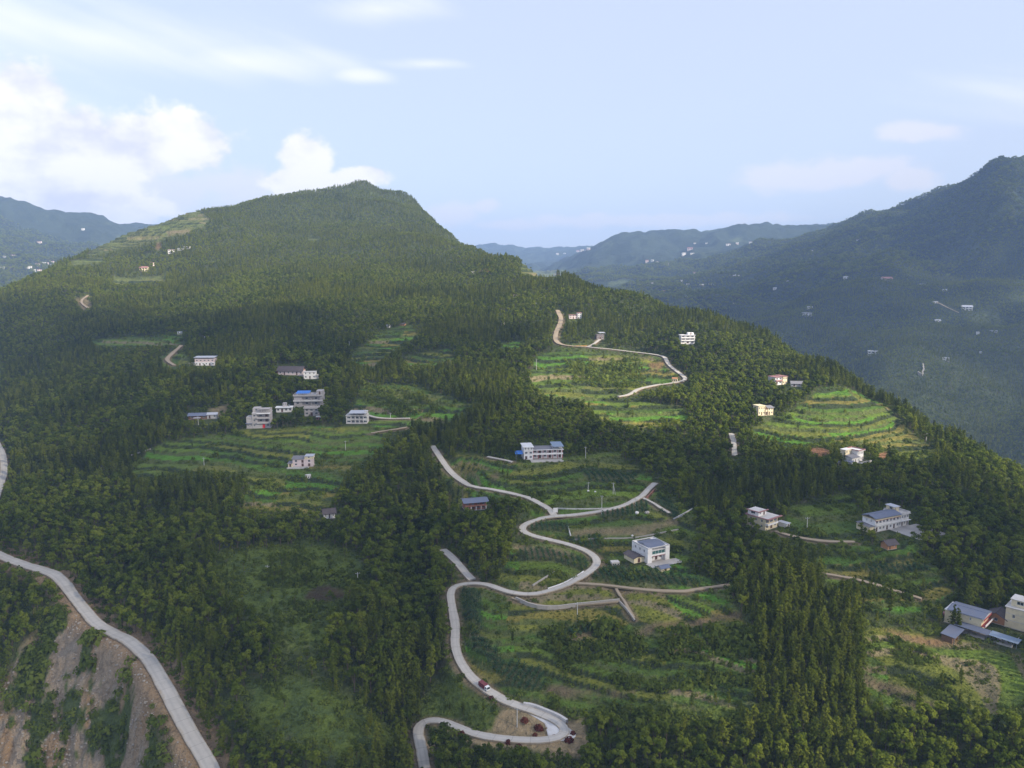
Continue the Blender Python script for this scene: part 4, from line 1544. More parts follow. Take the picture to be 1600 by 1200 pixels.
def place(rows, fam, group, name, cat, words, crowns, trunks, base_h, leftover, n_ind=300):
    u, v = project(rows[:, 0], rows[:, 1], rows[:, 2] + rows[:, 3] * 0.5)
    inside = (u > -10) & (u < 1610) & (v > 0) & (v < 1215)
    size = np.where(inside, rows[:, 3] / rows[:, 1], 0)
    order = np.argsort(-size)
    rot, scl, idx = tree_arrays(rows, base_h, len(crowns), fam)
    hq = np.quantile(rows[order[:n_ind], 3], (0.33, 0.67))
    for k in order[:n_ind]:
        root = empty(name, tuple(rows[k, :3]))
        root.rotation_euler = tuple(rot[k])
        root.scale = tuple(scl[k])
        tall = 'tall' if rows[k, 3] > hq[1] else 'short' if rows[k, 3] < hq[0] else 'middling'
        girth = scl[k, 0] / scl[k, 2]
        girth = 'slender' if girth < 0.96 else 'wide' if girth > 1.08 else 'even'
        tag(root, '%s %s %s %s' % (tall, girth, words, region_of(u[k], v[k])), cat, group)
        for part, me in (('crown', crowns[idx[k]]), ('trunk', trunks[idx[k]])):
            o = bpy.data.objects.new(part, me)
            COL.objects.link(o)
            o.parent = root
    rest = order[n_ind:]
    scatter(leftover, {'pine_tree': 'pine', 'broadleaf_tree': 'broadleaf'}[name], rows[rest, :3], rot[rest], scl[rest], idx[rest])


isp = T[:, 4] > 0.12
place(T[isp], 1, 'pines in the foreground woods', 'pine_tree', 'pine tree', 'dark green pine', pine_crowns, pine_trunks, 12.0, 'pine_forest')
place(T[~isp], 2, 'leafy trees in the foreground woods', 'broadleaf_tree', 'tree', 'round leafy tree', broad_crowns, broad_trunks, 9.0, 'broadleaf_forest')
rot, scl, idx = tree_arrays(TF, 9.0, 5, 3)
scatter('mountain_forest', 'broadleaf', TF[:, :3], rot, scl * np.array([1.5, 1.5, 1.0]), idx)

# undergrowth: bushes and tall weeds over every open slope
bx, by = candidates(130, 420, 1.9)
bx2, by2 = candidates(420, 900, 3.6)
bx3, by3 = candidates(140, 400, 1.25)
low = grid_value(OPEN, bx3, by3) > 0
low &= (grid_value(SLD.astype(np.int8), bx3, by3) == 0) & (RNG.random(len(bx3)) < 0.55)
bx3, by3 = bx3[low], by3[low]
n_big = len(bx) + len(bx2)
bx, by = np.concatenate([bx, bx2, bx3]), np.concatenate([by, by2, by3])
op, cl, hd, so, sd = grid_value(OPEN, bx, by), grid_value(CLEAR, bx, by), grid_value(HOUSE_D, bx, by), grid_value(SOILM, bx, by), grid_value(SLD.astype(np.int8), bx, by)
patch = fbm(bx, by, 22, 3, 111)
fr_ = grid_value(FR, bx, by)
prob = np.where(op > 0, 0.02 + 0.40 * sstep(0.30, 0.6, patch) + 0.40 * (fr_ > 0.66), 0.62)
gr_ = grid_value(GREEN, bx, by)
prob = np.where(sd > 0, 0.85 * gr_, prob)
be = grid_value(BELT.astype(np.int8), bx, by)
prob = np.where(be > 0, 0.85, np.where(grid_value(MEA.astype(np.int8), bx, by) > 0, 0.25 + 0.7 * sstep(-0.1, 0.35, patch), prob))
tuft = np.arange(len(bx)) >= n_big
prob = np.where(tuft, 0.75, prob)
m = (RNG.random(len(bx)) < prob) & (cl > np.where(sd > 0, 2.0, 0.55)) & (hd > 1.5) & (so < 0.5) & (grid_value(LAYER, bx, by) == 0) & seen(bx, by, 2, 12)
bx, by, op = bx[m], by[m], op[m]
s = RNG.uniform(0.45, 1.25, len(bx)) * np.where(patch[m] > 0.35, 1.35, 0.85) * (1 + by / 1500)
s = np.where(op > 0, s * 1.15, s * 1.3) * np.where((sd[m] > 0) | (be[m] > 0), 1.8, 1.0)
s = np.where(tuft[m], RNG.uniform(0.22, 0.55, len(bx)), s)
print('BUSHES', len(bx))
scatter('undergrowth', 'bush', np.stack([bx, by, ground(bx, by) + ZC - 0.05], 1), np.stack([np.zeros(len(bx)), np.zeros(len(bx)), RNG.uniform(0, 6.28, len(bx))], 1),
        np.stack([s, s, s * RNG.uniform(0.7, 1.2, len(bx))], 1), RNG.integers(0, 4, len(bx)))

# rows of maize and vegetables
cp, cr_, cs_ = [], [], []
for k, poly in enumerate(CROPS):
    w = world_poly(poly)
    lo, hi = w.min(0), w.max(0)
    ang = [0.12, 0.25, -0.1, 0.05, 0.1, -0.5, 1.35, 0.5, 0.9, 0.2, 0.0, 0.4][k]
    ca_, sa_ = math.cos(ang), math.sin(ang)
    c0 = (lo + hi) / 2
    e = np.hypot(*(hi - lo)) / 2 + 2
    gap = 2.1 if c0[1] < 330 else 2.8
    gx, gy = np.meshgrid(np.arange(-e, e, gap), np.arange(-e, e, 0.62))
    gx, gy = gx.ravel() + RNG.normal(0, 0.07, gx.size), gy.ravel() + RNG.normal(0, 0.1, gx.size)
    px_, py_ = c0[0] + gx * ca_ - gy * sa_, c0[1] + gx * sa_ + gy * ca_
    m = inpoly(px_, py_, w) & (RNG.random(len(px_)) < 0.93)
    px_, py_ = px_[m], py_[m]
    cl = grid_value(CLEAR, px_, py_)
    m = cl > 1.0
    px_, py_ = px_[m], py_[m]
    cp.append(np.stack([px_, py_, ground(px_, py_) + ZC], 1))
cp = np.concatenate(cp)
s = RNG.uniform(0.8, 1.25, len(cp)) * 1.2
scatter('crop_rows', 'crop_plant', cp, np.stack([np.zeros(len(cp)), np.zeros(len(cp)), RNG.uniform(0, 6.28, len(cp))], 1), np.stack([s * 1.1, s * 1.1, s], 1), RNG.integers(0, 3, len(cp)))
print('CROPS', len(cp))

# ------------------------------------------------------------------ building kit
M_WHITE = mat('white_plaster', (0.74, 0.72, 0.70), var=0.07, scale=0.8, dirt=(0.50, 0.46, 0.41), dirt_scale=0.45)
M_CREAM = mat('cream_plaster', (0.70, 0.60, 0.40), var=0.07, scale=0.8, dirt=(0.50, 0.42, 0.29), dirt_scale=0.45)
M_PINK = mat('pinkish_plaster', (0.66, 0.54, 0.52), var=0.07, scale=0.8, dirt=(0.48, 0.40, 0.37), dirt_scale=0.45)
M_CONC = mat('raw_concrete', (0.40, 0.37, 0.355), var=0.14, scale=0.9, dirt=(0.25, 0.22, 0.20), dirt_scale=0.4)
M_PALE = mat('pale_cement', (0.52, 0.50, 0.48), var=0.12, scale=0.8, dirt=(0.34, 0.31, 0.28), dirt_scale=0.35)
M_BRICK = mat('red_brick', (0.27, 0.125, 0.085), var=0.25, scale=3.0, dirt=(0.25, 0.12, 0.09), dirt_scale=0.6)
M_ORANGE = mat('orange_clay_wall', (0.42, 0.215, 0.105), var=0.2, scale=1.2, dirt=(0.30, 0.17, 0.10), dirt_scale=0.5)
M_BLUE = mat('blue_grey_sheet_metal', (0.130, 0.152, 0.215), rough=0.55, var=0.10, scale=0.5, dirt=(0.17, 0.17, 0.20), dirt_scale=0.25)
M_SKYB = mat('light_blue_sheet_metal', (0.20, 0.265, 0.36), rough=0.55, var=0.10, scale=0.5, dirt=(0.24, 0.27, 0.32), dirt_scale=0.3)
M_BRIGHTB = mat('bright_blue_sheet', (0.045, 0.185, 0.56), rough=0.6, var=0.12, scale=0.6)
M_GREYM = mat('pale_grey_sheet_metal', (0.42, 0.43, 0.47), rough=0.55, var=0.10, scale=0.5)
M_TILE = mat('dark_roof_tile', (0.085, 0.072, 0.075), var=0.3, scale=1.4, dirt=(0.13, 0.105, 0.09), dirt_scale=0.5)
M_GREYT = mat('grey_roof_tile', (0.19, 0.185, 0.20), var=0.22, scale=1.4)
M_RED = mat('dark_red_trim', (0.38, 0.085, 0.075), var=0.15, scale=1.5)
M_ROSE = mat('rose_roof_tile', (0.30, 0.155, 0.145), var=0.2, scale=2.0)
M_GLASS = mat('window_glass', (0.030, 0.040, 0.050), rough=0.12, var=0.3, scale=0.7, spec=0.6)
M_GREENG = mat('greenish_glass', (0.06, 0.14, 0.13), rough=0.2, var=0.3, scale=0.7, spec=0.6)
M_FRAME = mat('window_frame', (0.55, 0.55, 0.56), rough=0.5)
M_DOOR = mat('dark_door', (0.10, 0.055, 0.04), rough=0.6, var=0.2)
M_REDDOOR = mat('red_door', (0.62, 0.03, 0.03), rough=0.5)
M_DARK = mat('dark_timber', (0.055, 0.045, 0.040), var=0.3, scale=2)
M_WOOD = mat('brown_timber', (0.17, 0.10, 0.06), var=0.3, scale=2)
M_YARD = mat('yard_concrete', (0.42, 0.395, 0.37), var=0.14, scale=0.5, dirt=(0.27, 0.24, 0.20), dirt_scale=0.25)
M_STONE = mat('grey_stone', (0.36, 0.33, 0.29), var=0.3, scale=2.5, bump=0.5)
M_POLE = mat('pole_concrete', (0.50, 0.49, 0.46), var=0.1, scale=1)
M_STEEL = mat('dull_steel', (0.30, 0.31, 0.33), rough=0.45, metallic=0.6)
M_TRUCKR = mat('truck_red', (0.16, 0.030, 0.038), rough=0.6, var=0.15, dirt=(0.22, 0.10, 0.08), dirt_scale=0.7)
M_TRUCKW = mat('truck_white', (0.72, 0.72, 0.72), rough=0.4)
M_RUBBER = mat('black_rubber', (0.02, 0.02, 0.022), rough=0.8)
M_ROCK = mat('pale_rock', (0.31, 0.27, 0.22), var=0.25, scale=2.0, bump=0.6)


# storey height against the width of each building, as read off the photograph
STOREY = dict(long_white=0.72, modern_white=0.74, brick=0.6, villa=0.72, school=0.76, cream_blue=0.66, cream_edge=0.78, lit_ell=0.82, lit_twin=0.84, lit_cube=0.8, lit_three=0.72,
              pink_pair=0.62, grey_hut=0.8, grey_three=0.74, blue_cap=0.95, blue_cap_low=0.9, tall_grey=0.95, white_terrace=0.9, pink_grey=0.66, old_white=0.8, dark_long=1.0,
              white_block=0.85, white_long=0.76, low_grey=0.85, tin_shed=0.8, tile_shed=0.8, farm_shed=0.75)


class House:
    """a building assembled at a levelled site; local x runs along the front, y goes back, z up"""

    def __init__(self, name, label, cat, key, group=None, mat_name=None, parts=True):
        s = SITES[key]
        self.s, self.w, self.d, self.m = s, s['w'], s['d'], s['m']
        p = s['p']
        self.r = empty(name, (p[0], p[1], p[2] + ZC), s['rz'])
        self.r.scale = (1, 1, STOREY.get(key, 0.8))
        tag(self.r, label, cat, group)
        self.detail = parts

    def glaze(self, side, plane, t0, t1, z0, z1, depth, kind):
        """window (frame + pane), door or blind set into its opening"""
        sgn, ax = {'f': (1, 'y'), 'k': (-1, 'y'), 'l': (1, 'x'), 'r': (-1, 'x')}[side]

        def bx(mb, a0, a1, b0, b1, c0, c1):
            # a along the wall, b depth, c height
            p0, p1 = sorted((plane + sgn * b0, plane + sgn * b1))
            if ax == 'y':
                mb.box(a0, a1, p0, p1, c0, c1)
            else:
                mb.box(p0, p1, a0, a1, c0, c1)
        if kind in ('win', 'green', 'wide'):
            fr = MB()
            e = 0.09
            bx(fr, t0, t1, depth - 0.10, depth - 0.02, z0, z0 + e)
            bx(fr, t0, t1, depth - 0.10, depth - 0.02, z1 - e, z1)
            nb = 3 if kind == 'wide' else 2
            for k in range(nb + 1):
                c = t0 + (t1 - t0 - e) * k / nb
                bx(fr, c, c + e, depth - 0.105, depth - 0.025, z0 + e, z1 - e)
            w = fr.build('window', M_FRAME, self.r)
            g = MB()
            bx(g, t0, t1, depth - 0.015, depth - 0.005, z0, z1)
            g.build('pane', M_GREENG if kind == 'green' else M_GLASS, w)
        elif kind in ('door', 'reddoor'):
            g = MB()
            bx(g, t0 + 0.03, t1 - 0.03, depth - 0.08, depth - 0.02, z0, z1 - 0.03)
            dd = g.build('door', M_REDDOOR if kind == 'reddoor' else M_DOOR, self.r)
            h = MB()
            bx(h, t1 - 0.25, t1 - 0.15, depth - 0.13, depth - 0.08, z0 + 0.95, z0 + 1.1)
            h.build('handle', M_STEEL, dd)

    def block(self, x0, x1, y0, y1, z0, z1, m, f=(), l=(), r=(), k=(), name='wall', depth=0.22, cap=True):
        """walls with real openings; an opening is (t0, t1, z0, z1, kind), t measured from the left seen from outside for f and r"""
        mb = MB()
        for side, ops in (('f', f), ('l', l), ('r', r), ('k', k)):
            a0, a1 = (x0, x1) if side in 'fk' else (y0, y1)
            plane = {'f': y0, 'k': y1, 'l': x0, 'r': x1}[side]
            sgn = {'f': 1, 'k': -1, 'l': 1, 'r': -1}[side]

            def P(t, z, dp=0.0):
                return (t, plane + sgn * dp, z) if side in 'fk' else (plane + sgn * dp, t, z)
            ops = [(max(a0 + .05, o[0]), min(a1 - .05, o[1]), max(z0 + .02, o[2]), min(z1 - .05, o[3]), o[4]) for o in ops]
            ops = [o for o in ops if o[1] - o[0] > 0.2 and o[3] - o[2] > 0.2]
            ts = sorted({a0, a1, *[o[0] for o in ops], *[o[1] for o in ops]})
            zs = sorted({z0, z1, *[o[2] for o in ops], *[o[3] for o in ops]})
            for i in range(len(ts) - 1):
                for j in range(len(zs) - 1):
                    ct, cz = (ts[i] + ts[i + 1]) / 2, (zs[j] + zs[j + 1]) / 2
                    if any(o[0] < ct < o[1] and o[2] < cz < o[3] for o in ops):
                        continue
                    mb.quad(P(ts[i], zs[j]), P(ts[i + 1], zs[j]), P(ts[i + 1], zs[j + 1]), P(ts[i], zs[j + 1]))
            for o in ops:
                dp = 1.3 if o[4] == 'loggia' else depth
                mb.quad(P(o[0], o[2], dp), P(o[1], o[2], dp), P(o[1], o[3], dp), P(o[0], o[3], dp))
                for (ta, za, tb, zb) in ((o[0], o[2], o[1], o[2]), (o[1], o[2], o[1], o[3]), (o[1], o[3], o[0], o[3]), (o[0], o[3], o[0], o[2])):
                    mb.quad(P(ta, za), P(tb, zb), P(tb, zb, dp), P(ta, za, dp))
        if cap:
            mb.quad((x0, y0, z1), (x1, y0, z1), (x1, y1, z1), (x0, y1, z1))
        wall = mb.build(name, m, self.r)
        for side, ops in (('f', f), ('l', l), ('r', r), ('k', k)):
            plane = {'f': y0, 'k': y1, 'l': x0, 'r': x1}[side]
            for o in ops:
                if o[4] == 'loggia':
                    n = max(1, int((o[1] - o[0]) / 2.6))
                    for q in range(n):
                        c = o[0] + (q + 0.5) * (o[1] - o[0]) / n
                        self.glaze(side, plane, c - 0.75, c + 0.75, o[2] + (0.0 if q % 2 else 0.7), min(o[3] - 0.25, o[2] + 2.1), 1.27, 'door' if q % 2 else 'win')
                elif o[1] - o[0] > 0.2:
                    self.glaze(side, plane, o[0], o[1], o[2], o[3], depth, o[4])
        return wall

    def slab(self, x0, x1, y0, y1, z0, z1, m, name='roof_slab', parent=None):
        return MB().box(x0, x1, y0, y1, z0, z1).build(name, m, parent or self.r)

    def parapet(self, x0, x1, y0, y1, z, h, m, t=0.22, name='parapet'):
        mb = MB()
        mb.box(x0, x1, y0, y0 + t, z, z + h).box(x0, x1, y1 - t, y1, z, z + h)
        mb.box(x0, x0 + t, y0 + t, y1 - t, z, z + h).box(x1 - t, x1, y0 + t, y1 - t, z, z + h)
        return mb.build(name, m, self.r)

    def gable(self, x0, x1, y0, y1, z, rise, m, over=0.5, along='x', name='roof', ends=None, ribs=0.0):
        x0, x1, y0, y1 = x0 - over, x1 + over, y0 - over, y1 + over
        t = 0.14
        mb = MB()

        def P(u, v, h):
            return (u, v, h) if along == 'x' else (v, u, h)
        a0, a1, b0, b1 = (x0, x1, y0, y1) if along == 'x' else (y0, y1, x0, x1)
        bm_ = (b0 + b1) / 2
        drop = rise * over / max(0.1, (b1 - b0) / 2)
        zl = z - drop
        for (b, bb) in ((b0, bm_), (b1, bm_)):
            mb.quad(P(a0, b, zl + t), P(a1, b, zl + t), P(a1, bb, z + rise + t), P(a0, bb, z + rise + t))
            mb.quad(P(a0, b, zl), P(a1, b, zl), P(a1, bb, z + rise), P(a0, bb, z + rise))
            mb.quad(P(a0, b, zl), P(a1, b, zl), P(a1, b, zl + t), P(a0, b, zl + t))
            for a in (a0, a1):
                mb.quad(P(a, b, zl), P(a, bb, z + rise), P(a, bb, z + rise + t), P(a, b, zl + t))
            if ribs:
                n = int((a1 - a0) / ribs)
                for q in range(n):
                    c = a0 + (q + 0.5) * (a1 - a0) / n
                    mb.quad(P(c - .05, b, zl + t + .05), P(c + .05, b, zl + t + .05), P(c + .05, bb, z + rise + t + .05), P(c - .05, bb, z + rise + t + .05))
        roof = mb.build(name, m, self.r)
        rd_ = MB()
        rd_.tube(P(a0, bm_, z + rise + t + 0.02), P(a1, bm_, z + rise + t + 0.02), 0.12, 0.12, 6).build('ridge_cap', m, roof)
        if ends is not None:
            g = MB()
            for a in (a0 + over + 0.02, a1 - over - 0.02):
                g.tri(P(a, b0 + over, z), P(a, b1 - over, z), P(a, bm_, z + rise * 0.97))
            g.build('gable_wall', ends, self.r)
        return roof

    def lean(self, x0, x1, y0, y1, zf, zb, m, name='metal_roof', ribs=0.9, posts=None, postz=None):
        """single pitch sheet on posts, low at the front"""
        mb = MB()
        t = 0.10
        mb.quad((x0, y0, zf + t), (x1, y0, zf + t), (x1, y1, zb + t), (x0, y1, zb + t))
        mb.quad((x0, y0, zf), (x1, y0, zf), (x1, y1, zb), (x0, y1, zb))
        mb.quad((x0, y0, zf), (x1, y0, zf), (x1, y0, zf + t), (x0, y0, zf + t))
        mb.quad((x0, y1, zb), (x1, y1, zb), (x1, y1, zb + t), (x0, y1, zb + t))
        mb.quad((x0, y0, zf), (x0, y1, zb), (x0, y1, zb + t), (x0, y0, zf + t))
        mb.quad((x1, y0, zf), (x1, y1, zb), (x1, y1, zb + t), (x1, y0, zf + t))
        n = max(2, int((x1 - x0) / ribs))
        for q in range(n):
            c = x0 + (q + 0.5) * (x1 - x0) / n
            mb.quad((c - .05, y0, zf + t + .05), (c + .05, y0, zf + t + .05), (c + .05, y1, zb + t + .05), (c - .05, y1, zb + t + .05))
        o = mb.build(name, m, self.r)
        if posts:
            for q in range(posts):
                c = x0 + 0.4 + (x1 - x0 - 0.8) * q / max(1, posts - 1)
                MB().box(c - .08, c + .08, y0 + .3, y0 + .46, postz, zf + 0.02).build('post', M_STEEL, self.r)
                MB().box(c - .08, c + .08, y1 - .46, y1 - .3, postz, zb - 0.02).build('post', M_STEEL, self.r)
        return o

    def balcony(self, x0, x1, z, m, out=1.1, h=1.0, y=0.0):
        b = self.slab(x0, x1, y - out, y - 0.003, z - 0.14, z, m, 'balcony')
        mb = MB()
        mb.box(x0, x1, y - out, y - out + 0.12, z, z + h)
        mb.box(x0, x0 + 0.12, y - out + 0.12, y - 0.003, z, z + h).box(x1 - 0.12, x1, y - out + 0.12, y - 0.003, z, z + h)
        mb.build('balustrade', m, b)
        return b

    def plinth(self, x0, x1, y0, y1, h=2.5, m=None):
        self.slab(x0 - 0.15, x1 + 0.15, y0 - 0.15, y1 + 0.15, -h, 0.02, m or M_STONE, 'plinth')

    def yard(self, x0, x1, y0, y1, m=None, wall=None):
        self.slab(x0, x1, y0, y1, -2.2, 0.06, m or M_YARD, 'yard')
        if wall:
            MB().box(x0, x1, y0, y0 + 0.2, 0.06, wall).build('yard_wall', M_PALE, self.r)

    def tank(self, x, y, z, r=0.5):
        t = MB().tube((x, y, z), (x, y, z + 1.1), r, r * 0.95, 10).tube((x, y, z + 1.1), (x, y, z + 1.3), r * 0.8, r * 0.3, 10)
        return t.build('water_tank', M_STEEL, self.r)


def row(x0, x1, n, z0, z1, kind='win', w=None, gap=0.5):
    """n openings spread evenly"""
    out = []
    c = (x1 - x0) / n
    for i in range(n):
        ww = w or c * gap
        m_ = x0 + (i + 0.5) * c
        k = kind if isinstance(kind, str) else kind[i % len(kind)]
        out.append((m_ - ww / 2, m_ + ww / 2, 0.05 if 'door' in k else z0, z0 + 1.2 if 'door' in k else z1, k))
    return out


def row2(x0, x1, n, base, kind='win', w=None, gap=0.5, sill=0.95, head=2.35):
    out = []
    c = (x1 - x0) / n
    for i in range(n):
        ww = w or c * gap
        m_ = x0 + (i + 0.5) * c
        k = kind if isinstance(kind, str) else kind[i % len(kind)]
        out.append((m_ - ww / 2, m_ + ww / 2, base + (0.04 if 'door' in k else sill), base + head, k))
    return out


# --- long white house with a dark gallery, metal canopy on its end and a blue awning
h = House('farmhouse', 'long white house with dark upper gallery, grey roof and a blue tarp at one end', 'house', 'long_white')
W, D = h.w, h.d
hw = W / 2
h.plinth(-hw, hw, 0, D)
xa = -hw + W * 0.23
h.block(-hw, xa, -0.8, D, 0, 8.6, M_WHITE, f=row2(-hw, xa, 2, 0.2, ['door', 'win']) + row2(-hw, xa, 2, 3.2, 'win', gap=0.55) + row2(-hw, xa, 3, 6.1, 'win', gap=0.35))
h.slab(-hw - 0.5, xa + 0.5, -1.3, D + 0.3, 8.6, 8.9, M_WHITE)
h.block(xa + 0.01, hw, 1.6, D, 0, 6.2, M_WHITE, f=row2(xa, hw, 6, 0.1, ['win', 'door'], gap=0.5) + row2(xa, hw, 6, 3.2, ['win', 'door'], gap=0.5), r=row2(1.6, D, 2, 3.2))
h.slab(xa + 0.02, hw, -0.2, 1.59, 3.0, 3.18, M_WHITE, 'gallery_floor')
h.slab(xa + 0.02, hw, -0.2, -0.05, 3.18, 4.2, M_WHITE, 'gallery_parapet')
for i in range(7):
    x = xa + 0.25 + (hw - xa - 0.5) * i / 6
    MB().box(x - .13, x + .13, -0.04, 0.22, 0, 3.0).build('column', M_RED, h.r)
    MB().box(x - .11, x + .11, -0.04, 0.18, 3.19, 6.1).build('column', M_RED, h.r)
h.slab(xa + 0.02, hw + 0.3, -0.5, D + 0.2, 6.21, 6.55, M_WHITE)
h.gable(xa + 0.6, hw - W * 0.27, 0.4, D - 0.2, 6.56, 0.9, M_GREYT, over=0.2)
h.lean(hw - W * 0.26, hw + 0.5, -0.4, D + 0.3, 8.4, 9.1, M_SKYB, posts=3, postz=6.56)
h.yard(-hw + 3, hw - 1, -6.5, -0.9, wall=1.0)
h.lean(-hw - 4.2, -hw - 0.3, -0.5, 4.5, 4.0, 4.9, M_BRIGHTB, name='blue_awning', posts=2, postz=0)

# --- modern white house by the bend
h = House('village_house', 'white modern house with two end towers and green glazed balcony beside the road bend', 'house', 'modern_white')
W, D = h.w, h.d
hw = W / 2
tw = W * 0.19
h.plinth(-hw, hw, 0, D)
h.block(-hw, -hw + tw, 0, D, 0, 7.3, M_WHITE, l=row2(1, D - 1, 3, 0.5, gap=0.32) + row2(1, D - 1, 3, 3.9, gap=0.32), name='end_tower')
h.block(hw - tw, hw, 0, D, 0, 7.3, M_WHITE, r=row2(1, D - 1, 3, 0.5, gap=0.32) + row2(1, D - 1, 3, 3.9, gap=0.32), name='end_tower')
h.block(-hw + tw + .01, hw - tw - .01, 1.5, D - 0.2, 0, 6.6, M_WHITE, f=row2(-hw + tw, hw - tw, 3, 0.1, ['win', 'door', 'win'], gap=0.55) + row2(-hw + tw, hw - tw, 3, 3.5, 'green', gap=0.85, sill=0.5, head=2.6))
h.slab(-hw + tw + .01, hw - tw - .01, 0.15, 1.49, 2.95, 3.15, M_RED, 'balcony_floor')
h.slab(-hw + tw + .01, hw - tw - .01, 0.15, 0.3, 3.16, 4.1, M_WHITE, 'balcony_wall')
for i in range(5):
    x = -hw + tw + 0.3 + (W - 2 * tw - 0.6) * i / 4
    MB().box(x - .05, x + .05, 0.17, 0.27, 4.1, 5.8).build('balcony_post', M_FRAME, h.r)
MB().box(-hw + tw + .02, hw - tw - .02, 0.2, 0.23, 4.12, 5.6).build('balcony_glazing', M_GREENG, h.r)
h.slab(-hw + tw + .01, hw - tw - .01, 0.1, 1.49, 5.82, 6.02, M_WHITE, 'balcony_roof')
h.parapet(-hw, hw, 0, D, 7.301, 0.5, M_PALE)
h.gable(-hw + tw * 0.8, hw - tw * 0.6, 0.7, D - 0.6, 7.0, 1.0, M_BLUE, over=0.3, ribs=0.9)
h.block(-hw - 4.6, -hw - 0.02, 2.2, D - 1.5, 0, 2.6, M_CREAM, f=row2(-hw - 4.6, -hw, 1, 0, 'door', w=1.2), name='annex_wall')
h.gable(-hw - 4.6, -hw - 0.2, 2.2, D - 1.5, 2.6, 1.1, M_TILE, over=0.45, along='y', name='annex_roof')
h.yard(-hw - 1, hw + 5.5, -4.6, -0.16)
h.block(-hw + 0.5, -hw + 4.3, -7.6, -4.8, -1.6, 0.7, M_CREAM, f=row2(-hw + .5, -hw + 4.3, 1, -1.5, 'door', w=1.1), name='shed_wall')
h.gable(-hw + 0.5, -hw + 4.3, -7.6, -4.8, 0.7, 0.7, M_BLUE, over=0.4, name='shed_roof')

# --- brick house with a metal roof
h = House('brick_house', 'red brick house with white pillars under a wide blue-grey metal roof among trees', 'house', 'brick')
W, D = h.w, h.d
hw = W / 2
h.plinth(-hw, hw, 0, D)
h.block(-hw, hw, 0.9, D, 0, 3.0, M_BRICK, f=row2(-hw, hw, 4, 0, ['win', 'door', 'win', 'win'], gap=0.42), r=row2(1.5, D - 1, 2, 0))
h.block(-hw, hw, 0.9, D, 3.01, 5.4, M_BRICK, f=row2(-hw, hw, 4, 3.0, ['win'], gap=0.4, sill=0.6, head=1.9), r=row2(1.5, D - 1, 2, 3.0, sill=0.6, head=1.9), name='upper_wall')
h.slab(-hw - .2, hw + .2, -0.3, 0.89, 2.9, 3.1, M_BRICK, 'balcony')
for i in range(5):
    x = -hw + 0.3 + (W - 0.6) * i / 4
    MB().box(x - .16, x + .16, -0.2, 0.12, 0, 2.9).build('column', M_WHITE, h.r)
h.slab(-hw - .2, hw + .2, -0.3, -0.18, 3.1, 3.7, M_BRICK, 'balustrade')
h.gable(-hw, hw, 0.2, D, 6.1, 1.3, M_BLUE, over=1.0, ribs=0.9)
for x in (-hw + .2, 0, hw - .2):
    MB().box(x - .1, x + .1, 1.0, 1.2, 5.41, 6.0).build('roof_post', M_STEEL, h.r)

# --- cream villa with stepped roofs
h = House('villa', 'cream and white villa with stepped flat roofs edged in rose tiles in the dense woods', 'house', 'villa')
W, D = h.w, h.d
hw = W / 2
h.plinth(-hw, hw, 0, D, 4)
h.block(-hw, hw, 0, D, 0, 6.3, M_CREAM, f=row2(-hw, hw, 3, 3.3, 'wide', gap=0.8, sill=0.5, head=2.4) + row2(-hw, hw, 3, 0.1, ['win', 'door', 'win'], gap=0.5), l=row2(0.5, D - .5, 3, 3.3, gap=0.35) + row2(0.5, D - .5, 3, 0.3, gap=0.35))
h.balcony(-hw, hw * 0.7, 3.1, M_WHITE, out=1.2)
h.slab(-hw - .45, hw + .45, -1.4, D + .4, 6.301, 6.6, M_PALE)
for a in ((-hw - .6, hw + .6, -1.9, -1.0), (-hw - .6, hw + .6, D, D + .6)):
    MB().box(a[0], a[1], a[2], a[3], 6.61, 6.95).build('tile_edge', M_ROSE, h.r)
MB().box(-hw - .75, -hw - .1, -0.98, D - 0.02, 6.61, 6.95).build('tile_edge', M_ROSE, h.r)
h.block(-hw * 0.9, hw * 0.35, D * 0.42, D - .1, 6.602, 9.0, M_WHITE, f=row2(-hw * .9, hw * .35, 2, 6.61, ['win', 'door'], gap=0.4), l=row2(D * .5, D - .5, 1, 6.6), name='penthouse_wall')
h.slab(-hw * 0.9 - .4, hw * 0.35 + .4, D * 0.42 - .4, D + .3, 9.001, 9.25, M_PALE)
for a in ((-hw * 0.9 - .7, hw * .35 + .7, D * .42 - .8, D * .42 - .2), (-hw * 0.9 - .8, -hw * .9 - .2, D * .42 - .19, D + .3)):
    MB().box(a[0], a[1], a[2], a[3], 9.26, 9.6).build('tile_edge', M_ROSE, h.r)
h.block(hw + 1.2, hw + 3.4, -3.5, 0.5, 0, 2.4, M_WHITE, f=row2(hw + 1.2, hw + 3.4, 1, 0, 'door', w=0.9), name='gate_wall')
h.slab(hw + 0.9, hw + 3.7, -3.9, 0.8, 2.401, 2.6, M_GREYM)

